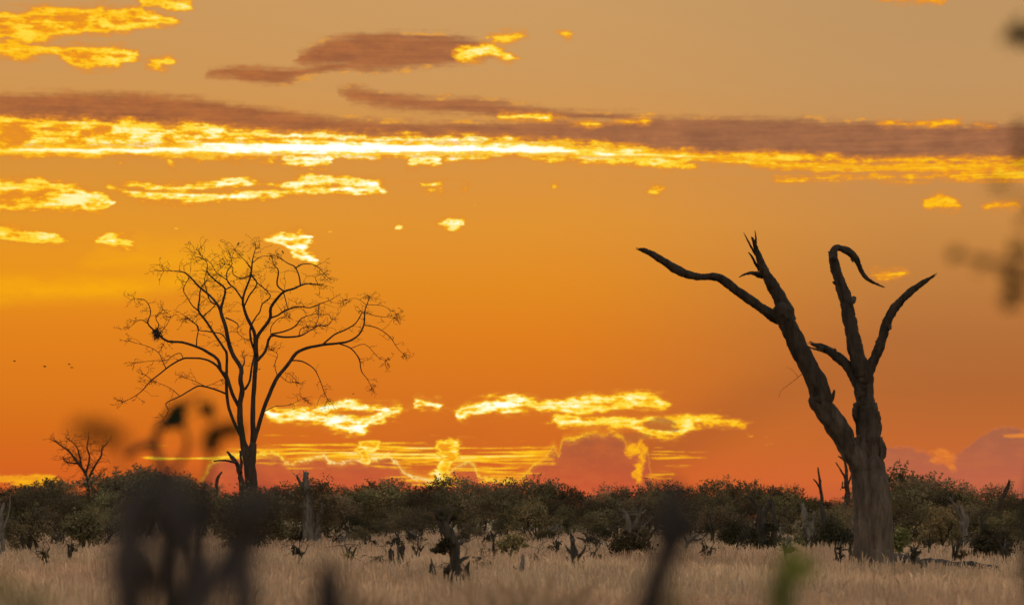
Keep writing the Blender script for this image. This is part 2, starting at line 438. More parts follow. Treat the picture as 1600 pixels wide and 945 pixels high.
def heap(pts):
    top = curve([(p, ae(p, y)[1]) for p, y in pts], -120, 200, TC1)
    return top - EL - (nr[1] - 0.5).abs() * 26.0 - (nf[1] - 0.5).abs() * 34.0 + 5.5 + (nb[1] - 0.5) * 6.0
H1, H2 = heap(CUM[0]), heap(CUM[1])

# clear evening sky: three meridians of the west, left, middle and right
def col_ramp(stops):
    S = sorted((max(0.0, min(1.0, (ae(800, y)[1] + 40) / 900)), srgb(*c)) for y, c in stops)
    return ramp((EL + 40.0) * (1 / 900.0), S, 'EASE' if False else 'LINEAR')
cl = col_ramp([(0, (203, 152, 92)), (130, (207, 150, 84)), (250, (216, 146, 60)), (350, (228, 150, 42)), (430, (234, 148, 28)), (520, (226, 130, 28)), (600, (220, 121, 28)), (680, (213, 108, 28)), (740, (213, 98, 32)), (830, (195, 70, 40))])
cm = col_ramp([(0, (202, 155, 98)), (130, (206, 152, 90)), (250, (217, 147, 66)), (350, (225, 147, 50)), (450, (226, 138, 34)), (530, (223, 126, 30)), (610, (216, 116, 32)), (690, (211, 106, 34)), (750, (214, 98, 40)), (830, (195, 70, 50))])
cr = col_ramp([(0, (190, 148, 98)), (130, (194, 148, 95)), (250, (200, 142, 82)), (350, (201, 138, 70)), (450, (190, 124, 62)), (530, (180, 110, 56)), (610, (179, 103, 50)), (690, (195, 104, 48)), (750, (208, 103, 52)), (830, (180, 80, 60))])
base = mixc(AZ.step(ae(100, HOR)[0], ae(720, HOR)[0]), cl, cm)
base = mixc(AZ.step(ae(800, HOR)[0], ae(1500, HOR)[0]), base, cr)
# thin bright veil at the left and soft dusk rays
veil = row([(-60, 452, 20), (0, 452, 18), (100, 450, 18), (200, 448, 15), (270, 440, 11), (330, 430, -12), (1600, 430, -30)], EL + (nb[1] - 0.5) * 18.0).step(-16, 20)
veil2 = row([(60, 440, -20), (150, 405, 16), (230, 402, 26), (320, 405, 26), (400, 420, 2), (460, 430, -24), (1600, 430, -30)], EL + (nb[1] - 0.5) * 40.0).step(-24, 34)
base = mixc((veil * 0.95).max(veil2 * 0.62) * nb[2].step(0.25, 0.7, 0.55, 1.0), base, srgb(250, 172, 14))
ray = ((AZ - ae(700, 0)[0]) - (EL - ae(700, 680)[1]) * 1.35)
rays = (ray.abs().step(0, 75, 0.22, 0.0) * EL.step(30, 190, 1, 0)).max(((AZ - ae(1150, 0)[0]) - (EL - ae(1150, 640)[1]) * 1.9).abs().step(0, 150, 0.42, 0.0) * EL.step(60, 330, 1, 0.0))
base = mixc(rays, base, srgb(150, 82, 46))

# heaped cloud bodies, then their glowing rims
glow_az = ((AZ - ae(560, 0)[0]) * (1 / 520.0)); glow = (1.0 / (1.0 + glow_az * glow_az))
cum_col = ramp((EL + 20.0) * (1 / 180.0), [(0.0, srgb(204, 86, 50)), (0.35, srgb(204, 88, 54)), (0.7, srgb(172, 90, 56)), (1.0, srgb(156, 88, 58))])
cum_col2 = ramp((EL + 20.0) * (1 / 180.0), [(0.0, srgb(196, 92, 66)), (0.45, srgb(186, 98, 72)), (0.9, srgb(158, 98, 72))])
base = mixc(H1.step(-2, 4) * 0.88, base, mixc((nf[0] * 0.6 + nb[1] * 0.4).step(0.44, 0.60) * 0.35, cum_col, srgb(216, 108, 52)))
base = mixc(H2.step(-3, 5) * 0.86, base, mixc((nf[0] * 0.6 + nb[1] * 0.4).step(0.44, 0.60) * 0.30, cum_col2, srgb(200, 112, 66)))


def bright_ramp(f):
    return ramp(f, [(0.0, srgb(224, 136, 44)), (0.18, srgb(242, 154, 28)), (0.40, srgb(255, 192, 26)), (0.62, srgb(255, 224, 72)), (0.84, srgb(255, 250, 190)), (1.0, (1.15, 1.15, 1.0))])


# dark band first, bright clouds over it
dark_f = FD + (nf[2] - 0.5) * 18.0 + (nr[0] - 0.5) * 9.0 + (ns[2] - 0.5) * 17.0
dark_col = mixc(AZ.step(ae(300, 0)[0], ae(1200, 0)[0]), ramp(nb[2] * 0.40 + nf[2] * 0.35 + ns[0] * 0.25, [(0.38, srgb(148, 88, 56)), (0.62, srgb(188, 112, 60))]),
                ramp(nb[2] * 0.40 + nf[2] * 0.35 + ns[0] * 0.25, [(0.38, srgb(140, 90, 64)), (0.62, srgb(174, 113, 74))]))
sky = mixc(dark_f.step(-7, 11) * 0.96, base, dark_col)
rim_top = dark_f.step(-5, -1) * dark_f.step(0, 4, 1, 0) * nb[0].step(0.52, 0.64) * AZ.step(ae(300, 0)[0], ae(600, 0)[0])
sky = mixc(rim_top * 0.8, sky, srgb(245, 165, 50))
warm = (glow * 0.78 + 0.35) * EL.step(ae(800, 330)[1], ae(800, 60)[1], 1.0, 0.74)
fb = FB + 2.4 + (nf[2] - 0.5) * 26.0 + (ns[1] - 0.5) * 14.0 + (nr[2] - 0.5) * 13.0
ridge = (1.0 - (nf[0] - 0.5).abs() * 6.5).max(0.0)
ridge2 = (1.0 - (ns[0] - 0.5).abs() * 6.0).max(0.0)
patch = (nf[0] * 0.5 + ns[0] * 0.2 + nb[0] * 0.3).step(0.43, 0.56)
inner = fb.step(-2, 10) * 1.0 * (1.0 - patch * fb.step(4, 15) * 0.9) + (nr[1] - 0.5) * 0.34 + (nb[2] - 0.5) * 0.45
sky = mixc(fb.step(-10, 5).pow(1.7), sky, bright_ramp((inner * warm).min(1.0).max(0.0)))
# the lit underside of the long band is brightest along its lower edge
lowline = row([(-60, 237, 5), (0, 236, 6), (300, 234, 9), (500, 231, 12), (700, 232, 11), (850, 235, 9), (960, 238, 7), (1080, 245, 4), (1200, 256, 2.5), (1400, 262, 2), (1600, 264, 2)], EL + (nf[1] - 0.5) * 16.0 + (nr[1] - 0.5) * 9.0)
lf = lowline + (ns[2] - 0.5) * 20.0 + (nf[2] - 0.5) * 14.0
sky = mixc(lf.step(-5, 4), sky, bright_ramp((lf.step(-3, 9) * (glow * 0.45 + 0.62)).min(1.0)))
sky = mixc(FS.step(-1, 3), sky, bright_ramp((FS.step(0, 14) * 0.55 + 0.22) * (glow * 0.55 + 0.5)))
fp = FP + (nf[2] - 0.5) * 22.0 + (nr[2] - 0.5) * 14.0
pl_in = fp.step(-2, 8) * 0.95 * (1.0 - patch * fp.step(3, 9) * 0.8) + (nr[0] - 0.5) * 0.5
sky = mixc(fp.step(-4.5, 3.5), sky, bright_ramp((pl_in * (glow.pow(1.6) * 0.95 + 0.02)).min(1.0).max(0.0)))
shade = blob(1036, 662, 22, 10).max(blob(992, 682, 28, 8)).max(blob(553, 646, 22, 5)) + (nr[2] - 0.5) * 14.0 + (nf[2] - 0.5) * 22.0
sky = mixc(shade.step(-3, 6) * 0.85, sky, mixc(glow, srgb(150, 84, 56), srgb(206, 112, 40)))
rimsel = AZ.step(ae(1012, 0)[0], ae(1040, 0)[0], 1, 0) * AZ.step(ae(300, 0)[0], ae(330, 0)[0])
halo = H1.step(-16, 0) * H1.step(0, 12, 1, 0)
sky = mixc(halo * rimsel * (glow.pow(1.4) * 0.42), sky, srgb(255, 178, 40))
rim1 = (H1 - 0.6).abs().step(0.2, 3.2, 1, 0) * 0.85
sky = mixc(rim1 * rimsel * (nf[2] * 0.6 + nb[2] * 0.4).step(0.40, 0.53, 0.30, 1.0), sky, bright_ramp((glow.pow(2.0) * 0.66 * nb[0].step(0.3, 0.6, 0.7, 1.1) + 0.08).min(1.0)))
tuft = blob(1477, 712, 17, 10).max(blob(1481, 724, 8, 13)) + (nf[2] - 0.5) * 16.0 + (nr[2] - 0.5) * 12.0
sky = mixc(tuft.step(-5, 6) * 0.8, sky, ramp(nr[1] * 0.6 + nf[0] * 0.4, [(0.35, srgb(205, 105, 52)), (0.65, srgb(240, 138, 48))]))
rim2 = (H2 - 0.5).abs().step(0.3, 2.6, 1, 0)
sky = mixc(rim2 * 0.32 * nf[2].step(0.32, 0.52, 0.2, 1.0), sky, srgb(222, 118, 64))
top2 = row([(1550, 681, -8), (1566, 681, 2.5), (1600, 680, 3.5)], EL + (nr[1] - 0.5) * 4.0).step(-1.5, 2.5)
sky = mixc(top2 * 0.8, sky, srgb(240, 140, 48))

# above the western glow the sky is the physical one
nish = WT.nodes.new('ShaderNodeTexSky'); nish.sky_type = 'NISHITA'; nish.sun_disc = False
SUN_EL, SUN_AZ = math.radians(1.6), math.atan((565 - 800) * K)
nish.sun_elevation = SUN_EL; nish.sun_rotation = SUN_AZ
nish.dust_density = 3.0; nish.air_density = 1.2; nish.ozone_density = 1.0
gl = WT.nodes.new('ShaderNodeVectorMath'); gl.operation = 'SCALE'; WT.links.new(sky, gl.inputs[0]); gl.inputs['Scale'].default_value = GAIN
west = EL.step(ae(800, -60)[1], 1900, 1, 0) * AZ.abs().step(900, 3800, 1, 0)
dusk = mixc(1.0, nish.outputs[0], (1.07, 0.965, 0.90), 'MULTIPLY')
final = mixc(west, dusk, gl.outputs[0])
bg = WT.nodes.new('ShaderNodeBackground'); bg.inputs['Strength'].default_value = BG
WT.links.new(final, bg.inputs['Color'])
wo = WT.nodes.new('ShaderNodeOutputWorld'); WT.links.new(bg.outputs[0], wo.inputs[0])
world.cycles.sampling_method = 'MANUAL'; world.cycles.sample_map_resolution = 256

# ------------------------------------------------------------------ sun, camera, render settings
sl = bpy.data.lights.new('evening_sun', 'SUN'); sl.energy = 0.12; sl.angle = math.radians(0.5); sl.color = (1.0, 0.62, 0.30)
so = bpy.data.objects.new('evening_sun', sl); COL.objects.link(so)
sdir = Vector((math.sin(SUN_AZ) * math.cos(SUN_EL), math.cos(SUN_AZ) * math.cos(SUN_EL), math.sin(SUN_EL)))
so.rotation_euler = (-sdir).to_track_quat('-Z', 'Y').to_euler()
so.location = sdir * 400 + Vector((0, 0, 20))

cd = bpy.data.cameras.new('camera'); cam = bpy.data.objects.new('camera', cd); COL.objects.link(cam)
cam.location = (0, 0, EYE); cam.rotation_euler = (math.pi / 2, 0, 0)
cd.sensor_fit = 'HORIZONTAL'; cd.sensor_width = 36
cd.lens = 36 / (1600 * K)
cd.shift_y = (HOR - 945 / 2) / 1600
cd.clip_start = 0.1; cd.clip_end = 6000
cd.dof.use_dof = True; cd.dof.focus_distance = 125; cd.dof.aperture_fstop = cd.lens / 84.0
SC.camera = cam
SC.view_settings.view_transform = 'Standard'; SC.view_settings.look = 'None'
SC.view_settings.exposure = EXPOSURE; SC.view_settings.gamma = 1.0
SC.cycles.max_bounces = 5; SC.cycles.diffuse_bounces = 3; SC.cycles.transmission_bounces = 4; SC.cycles.transparent_max_bounces = 4
SC.cycles.use_denoising = True; SC.cycles.caustics_reflective = False; SC.cycles.caustics_refractive = False
SC.cycles.use_adaptive_sampling = True; SC.cycles.adaptive_threshold = 0.02

# ------------------------------------------------------------------ ground
def ground_mat():
    m, nt, N, L = mat_new('dry_ground')
    out = N.new('ShaderNodeOutputMaterial'); b = N.new('ShaderNodeBsdfPrincipled')
    b.inputs['Roughness'].default_value = 1; b.inputs['Specular IOR Level'].default_value = 0
    tc = N.new('ShaderNodeTexCoord')
    n = N.new('ShaderNodeTexNoise'); n.inputs['Scale'].default_value = 0.12; n.inputs['Detail'].default_value = 9; n.inputs['Roughness'].default_value = 0.7
    L.new(tc.outputs['Object'], n.inputs['Vector'])
    r = N.new('ShaderNodeValToRGB')
    r.color_ramp.elements[0].position = 0.35; r.color_ramp.elements[0].color = (0.17, 0.12, 0.075, 1)
    r.color_ramp.elements[1].position = 0.65; r.color_ramp.elements[1].color = (0.31, 0.215, 0.14, 1)
    L.new(n.outputs[0], r.inputs[0]); L.new(r.outputs[0], b.inputs['Base Color']); L.new(b.outputs[0], out.inputs[0])
    return m


s_ = 4000.0
gx = np.linspace(-s_, s_, 41); gv = np.array([(x, y, 0.0) for y in gx for x in gx])
gi = np.arange(40)[:, None] * 41 + np.arange(40)[None, :]
gq = np.stack([gi, gi + 1, gi + 42, gi + 41], -1).reshape(-1, 4)
tag(link_mesh('ground', gv, gq, None, ground_mat()), kind='structure')


# ------------------------------------------------------------------ tall dry grass
def make_grass():
    g = np.random.default_rng(3)
    # tussock centres: thinner per square metre the farther away
    n_t = 60000
    d = 16 + (262 - 16) * g.uniform(0, 1, n_t) ** 0.85
    x = g.uniform(-0.222, 0.222, n_t) * d + g.uniform(-5, 5, n_t)
    # patchiness: tall and short drifts
    h = 0.42 + 0.17 * np.sin(x * 0.21 + 1.3) * np.sin(d * 0.09 + x * 0.05) + 0.12 * np.sin(x * 0.53 + d * 0.23 + 2) + 0.16 * np.clip(np.sin(x * 1.7 + 3 * np.sin(d * 0.31)) - 0.55, 0, 1) + g.normal(0, 0.10, n_t)
    h = np.clip(h, 0.18, 0.8) 
    near = np.clip((50 - d) / 24, 0, 1)
    h = h + near * np.clip(0.16 + 0.22 * np.sin(x * 1.1 + d * 0.3) + 0.14 * np.sin(x * 2.7 + 1), 0.0, 0.5)
    per = 10
    N = n_t * per
    D = np.repeat(d, per); H = np.repeat(h, per) * g.uniform(0.55, 1.25, N)
    sp = 0.10 + 0.0012 * D
    bx = np.repeat(x, per) + g.normal(0, 1, N) * sp
    by = D + g.normal(0, 1, N) * sp
    az = g.uniform(0, 2 * np.pi, N); lean = np.abs(g.normal(0, 0.22, N)) * H
    lx, ly = np.cos(az) * lean, np.sin(az) * lean
    w = np.maximum(0.009, D * 0.00010) * g.uniform(0.6, 1.3, N)
    wa = g.uniform(0, np.pi, N); wx, wy = np.cos(wa) * w, np.sin(wa) * w * 0.5
    z0 = np.zeros(N)
    v0 = np.stack([bx - wx, by - wy, z0], 1); v1 = np.stack([bx + wx, by + wy, z0], 1)
    mx, my, mz = bx + lx * 0.35, by + ly * 0.35, H * 0.62
    v2 = np.stack([mx + wx * 0.8, my + wy * 0.8, mz], 1); v3 = np.stack([mx - wx * 0.8, my - wy * 0.8, mz], 1)
    v4 = np.stack([bx + lx, by + ly, H], 1)
    # a loose seed head: a second, wider blade near the tip
    v5 = np.stack([mx + lx * 0.25 + wx * 1.6, my + ly * 0.25 + wy * 1.6, H * 0.84], 1)
    v6 = np.stack([mx + lx * 0.25 - wx * 1.6, my + ly * 0.25 - wy * 1.6, H * 0.88], 1)
    V = np.stack([v0, v1, v2, v3, v4, v5, v6], 1).reshape(-1, 3)
    i = np.arange(N)[:, None] * 7
    Q = np.vstack([i + np.array([[0, 1, 2, 3]]), i + np.array([[3, 2, 5, 6]])])
    T = i + np.array([[6, 5, 4]])
    tone = np.repeat(g.normal(1, 0.11, n_t) * (1 - 0.3 * near) * (1 + 0.13 * np.sin(x * 0.31 + d * 0.13) * np.sin(d * 0.045 + 1.0) + 0.10 * np.sin(x * 0.9 + 2.0 * np.sin(d * 0.2))), per) * g.normal(1, 0.13, N)
    pale = np.repeat(np.clip(np.sin(x * 0.17 + 0.6) * np.sin(d * 0.11) + g.normal(0, 0.3, n_t), -1, 1), per)
    c = np.stack([tone * (1 + 0.03 * pale), tone * (1 + 0.07 * pale), tone * (1 + 0.05 * pale)], 1)
    c = np.repeat(np.clip(c, 0.4, 1.6), 7, 0)
    o = link_mesh('dry_grass', V, Q, T, M['grass'], colors=c)
    tag(o, 'tall pale dry grass covering the plain in front of the bushes', 'grass', kind='stuff')


make_grass()


# ------------------------------------------------------------------ bushy trees of the far line
def sprig_leaves(mb, cen, n, sig, size, g, tint, squash=0.8):
    pts = cen + g.normal(size=(n, 3)) * np.array([sig, sig, sig * squash])
    col = tint * np.clip(g.normal(1, 0.16, n), 0.5, 1.6)[:, None]
    mb.leaves(pts, g.uniform(0.65, 1.35, n) * size, col, g, 0.62)


def twig_path(p, dirn, length, r, g, steps=5, wander=0.5, rise=0.0):
    out = [[*p, r]]; q = np.array(p, float); d = np.array(dirn, float); d /= np.linalg.norm(d)
    for k in range(steps):
        d = d + g.normal(size=3) * wander + np.array([0, 0, rise]); d /= np.linalg.norm(d)
        q = q + d * length / steps
        out.append([*q, r * (1 - (k + 1) / (steps + 1) * 0.8)])
    return np.array(out)


def bush_proto(seed, H, W, stems, lobes, leaf_size, per_clump, clumps, low, loc=(0, -900, 0), tone=(1, 1, 1)):
    """one tree: trunk (stems and limbs in one skin of tubes) and crown (leaf faces in clumps round the limb ends)"""
    g = np.random.default_rng(seed)
    tb, cb = MB(), MB()
    ends = []
    for s in range(stems):
        a = 6.28 * s / stems + g.uniform(-0.5, 0.5)
        b0 = np.array([math.cos(a) * 0.02, math.sin(a) * 0.02, -0.15])
        top = np.array([math.cos(a) * W * 0.22, math.sin(a) * W * 0.22, H * g.uniform(0.45, 0.6)])
        mid = (b0 + top) / 2 + g.normal(size=3) * 0.22
        r0 = g.uniform(0.07, 0.12) * (1.5 if stems == 1 else 1)
        p = catmull([[*b0, r0 * 1.3], [*(b0 * 0.6 + mid * 0.4), r0], [*mid, r0 * 0.85], [*top, r0 * 0.55]], 4)
        tb.tube(p, 7, 0.25, 0.1, seed + s)
        ends.append((mid, top, r0))
    for k in range(lobes):
        a = 6.28 * (k + g.uniform(-0.3, 0.3)) / lobes
        rr = W * 0.5 * g.uniform(0.35, 0.78) if k else 0.1
        zc = H * (g.uniform(0.38, 0.80) if k else 0.80)
        c = np.array([math.cos(a) * rr, math.sin(a) * rr, zc])
        lr = np.array([W * g.uniform(0.17, 0.27), W * g.uniform(0.17, 0.27), min(H * g.uniform(0.15, 0.24), H - zc)])
        lobe_t = np.array(tone) * g.uniform(0.6, 1.3) * np.array([1 + g.normal() * 0.06, 1 + g.normal() * 0.04, 1])
        m, t, r0 = ends[k % len(ends)]
        st = t if c[2] > t[2] else m
        tb.tube(catmull([[*st, r0 * 0.5], [*((st + c) / 2 + g.normal(size=3) * 0.15), r0 * 0.38], [*c, r0 * 0.2]], 4), 5, 0.2, 0, seed + k)
        for q in range(clumps):
            u = g.normal(size=3); u /= np.linalg.norm(u)
            if u[2] < -0.5 and g.uniform() < 0.6: u[2] *= -1
            cc = c + u * lr * g.uniform(0.7, 1.12)
            cc[2] = max(cc[2], low)
            if q % 3 == 0:
                tb.tube(twig_path(c, cc - c, np.linalg.norm(cc - c), r0 * 0.14, g, 4, 0.2), 3)
            ct = lobe_t * g.uniform(0.7, 1.3)
            sprig_leaves(cb, cc, per_clump, W * 0.047, leaf_size, g, ct)
        # loose sprigs that break the outline
        for q in range(5):
            u = g.normal(size=3); u[2] = abs(u[2]) * 1.2; u /= np.linalg.norm(u)
            tw = twig_path(c, u * lr + np.array([0, 0, 0.25]), np.linalg.norm(u * lr) * 0.9 + W * g.uniform(0.07, 0.14), 0.013, g, 6, 0.16)
            tb.tube(tw, 3)
            for w_ in tw[4:]:
                sprig_leaves(cb, w_[:3], 6, 0.07, leaf_size, g, lobe_t)
    root = empty('bushy_tree', loc, 'bushy tree', 'tree', None)
    off = np.array(loc)
    tb.v = [v + off for v in tb.v]; cb.v = [v + off for v in cb.v]
    tb.build('trunk', M['stump_wood'], root)
    cb.build('crown', M['leaf'], root, smooth=False, colors=True)
    return root


PROTOS = [
    bush_proto(101, 4.6, 5.2, 3, 10, 0.155, 26, 24, 0.5),
    bush_proto(102, 4.2, 4.4, 2, 8, 0.15, 26, 24, 0.6),
    bush_proto(103, 5.0, 4.4, 1, 9, 0.15, 26, 24, 0.9),
    bush_proto(104, 3.8, 5.6, 4, 10, 0.155, 25, 24, 0.4),
    bush_proto(105, 4.8, 6.0, 2, 11, 0.16, 26, 24, 0.8),
    bush_proto(106, 4.3, 3.6, 3, 8, 0.145, 26, 24, 0.3),
    bush_proto(107, 5.0, 5.0, 2, 9, 0.16, 22, 20, 1.1),
    bush_proto(108, 4.4, 4.2, 3, 8, 0.15, 24, 22, 0.5, tone=(0.52, 0.55, 0.58)),
    bush_proto(109, 4.8, 5.0, 2, 8, 0.15, 20, 18, 1.0, tone=(0.60, 0.58, 0.58)),
    bush_proto(110, 3.6, 4.6, 4, 9, 0.16, 24, 22, 0.4, tone=(1.25, 1.22, 1.1)),
    bush_proto(111, 4.8, 3.6, 1, 6, 0.16, 18, 16, 1.4, tone=(0.8, 0.8, 0.8)),
]
used = set()


def plant(k, x, y, hscale, wscale, rot, label, group, cat='tree', name=None):
    src = PROTOS[k]
    if k not in used:
        used.add(k); r = src
    else:
        r = src.copy(); COL.objects.link(r)
        for ch in [c for c in COL.objects if c.parent == src]:
            c = ch.copy(); COL.objects.link(c); c.parent = r
    r.location = (x, y, 0); r.rotation_euler = (0, 0, rot); r.scale = (wscale, wscale, hscale)
    r['label'] = label; r['category'] = cat
    if group: r['group'] = group
    elif 'group' in r.keys(): del r['group']
    return r


PH = [4.6, 4.2, 5.0, 3.8, 4.8, 4.3, 5.0, 4.4, 4.8, 3.6, 4.8]
SKY_TOP = [(-60, 752), (0, 757), (30, 760), (60, 748), (100, 752), (130, 752), (160, 742), (195, 746), (235, 727), (280, 727), (310, 745), (345, 756), (400, 760), (440, 758), (475, 745), (510, 752), (560, 750), (600, 747), (640, 754), (700, 752), (760, 750), (820, 746), (850, 752), (900, 764), (935, 768), (990, 762), (1060, 757), (1100, 757), (1160, 749), (1200, 754), (1265, 766), (1310, 772), (1350, 765), (1388, 745), (1410, 735), (1440, 752), (1470, 758), (1530, 760), (1570, 766), (1600, 772), (1660, 768)]
_sx, _sy = zip(*SKY_TOP)
skytop = lambda px: float(np.interp(px, _sx, _sy))

g = np.random.default_rng(77)
LFAR = 'dense bushy tree merging into the far line of trees under the sunset'
LMID = 'olive leafed bush in the middle of the tree line'
# the back row carries the skyline
px = -70.0
while px < 1680:
    d = g.uniform(236, 262); k = int(g.integers(0, 11))
    top = skytop(px) + g.uniform(-2, 14)
    H = EYE + (HOR - top) * K * d
    hs = H / PH[k] / 0.97
    plant(k, (px - 800) * K * d, d, hs, hs * g.uniform(0.9, 1.2), g.uniform(0, 6.28), LFAR, 'bushy trees of the far line')
    px += g.uniform(26, 44)
# a row between, a little lower
px = -70.0
while px < 1680:
    d = g.uniform(206, 232); k = int(g.integers(0, 11))
    top = skytop(px) + g.uniform(8, 32)
    H = EYE + (HOR - top) * K * d
    hs = H / PH[k]
    plant(k, (px - 800) * K * d, d, hs, hs * g.uniform(0.95, 1.3), g.uniform(0, 6.28), LMID, 'bushes in the middle of the tree line')
    px += g.uniform(34, 60)
# the front row: rounded bushes of different heights at the edge of the grass
FRONT = [(-20, 790, 186), (25, 782, 178), (75, 795, 190), (118, 772, 184), (168, 782, 176), (222, 792, 190), (300, 790, 186), (355, 800, 178), (420, 792, 186), (452, 772, 172), (515, 785, 188), (556, 808, 176), (598, 796, 192), (645, 800, 184), (690, 790, 192), (742, 804, 178), (785, 800, 184), (832, 786, 180), (880, 790, 186), (925, 800, 174), (965, 780, 188), (1010, 782, 182), (1050, 790, 176), (1092, 782, 188), (1130, 800, 168), (1170, 784, 186), (1225, 788, 178), (1268, 800, 172), (1310, 786, 184), (1352, 790, 178), (1412, 770, 160), (1450, 790, 172), (1495, 786, 164), (1540, 790, 158), (1585, 784, 152), (1625, 790, 150), (1436, 806, 136), (1478, 812, 132), (1530, 800, 140), (1575, 806, 128), (1612, 800, 124), (0, 806, 140), (95, 812, 146), (160, 806, 150), (465, 812, 150), (1146, 818, 142), (1290, 808, 140), (940, 822, 146), (560, 826, 160), (720, 826, 158), (850, 828, 156)]
for i, (px, top, d) in enumerate(FRONT):
    k = (i * 4 + 7) % 11
    top += g.uniform(-10, 10)
    H = EYE + (HOR - top) * K * d
    hs = H / PH[k]
    plant(k, (px - 800) * K * d, d, hs, hs * g.uniform(0.85, 1.25), g.uniform(0, 6.28),
          'rounded green brown bush standing where the dry grass ends', 'rounded bushes along the edge of the grass', 'bush')


# ------------------------------------------------------------------ traced branches
def traced(pts, d, f=None, yo=0.0, wob=0.0, g=None, n=5, y0=0.0):
    """pts (px, py, radius in px) -> metres at distance d; yo leans the branch out of that plane towards its tip"""
    out = []
    m = len(pts)
    for i, q in enumerate(pts):
        px, py, r = q if f is None else f(*q)
        t = i / max(1, m - 1)
        dd = d + y0 + yo * t + (g.normal() * wob if (g is not None and 0 < i) else 0)
        p = P(px, py, dd)
        out.append([p.x, p.y, p.z, r * K * d])
    return catmull(out, n)


def grow(mb, p, dirn, length, r, g, depth, flat=0.45, drop=0.0, c=None, kink=0.55):
    """a zigzag twig with side twigs"""
    steps = max(3, int(length / 0.22))
    q = np.array(p, float); dv = np.array(dirn, float); dv /= np.linalg.norm(dv)
    out = [[*q, r]]
    for k in range(steps):
        dv = dv + g.normal(size=3) * kink * np.array([1, 0.8, 0.75]) + np.array([0, 0, drop])
        dv[2] *= (1 - 0.25 * flat)
        dv /= np.linalg.norm(dv)
        q = q + dv * length / steps
        out.append([*q, max(r * (1 - (k + 1) / steps * 0.6), 0.0078)])
        if depth > 0 and g.uniform() < 0.62:
            sd = np.cross(dv, g.normal(size=3)); sd /= np.linalg.norm(sd) + 1e-9
            grow(mb, q, dv * 0.6 + sd, length * g.uniform(0.3, 0.62) * (1 - 0.35 * k / steps), max(r * 0.6, 0.007), g, depth - 1, flat, drop, c, kink)
    mb.tube(np.array(out), 3, c=c)


# ---------------------------- the tall bare tree at the left
DT = 140.0
zf = lambda X, Y, w: (180 + X / 3.15, 360 + Y / 3.15, w * 0.86 / 3.15)
tall = empty('bare_tree', P(392, 800, DT).xy.to_3d(), 'tall leafless tree with a wide crown of fine twigs, at left', 'tree')
g = np.random.default_rng(21)
tb = MB()
tb.tube(traced([(393, 875, 15), (391, 850, 12.5), (391, 800, 11), (392, 755, 10), (390, 728, 9.5), (388, 712, 7.5), (388, 698, 4)], DT, n=6), 14, 0.08, 0.06, 1)
tb.tube(traced([(389, 732, 8), (384, 705, 7), (380, 690, 5)], DT, n=5), 10, 0.08, 0.05, 2)
tb.tube(traced([(390, 732, 8), (394, 705, 7), (396, 692, 5)], DT, n=5), 10, 0.08, 0.05, 3)
tb.build('trunk', M['live_bark'], tall)

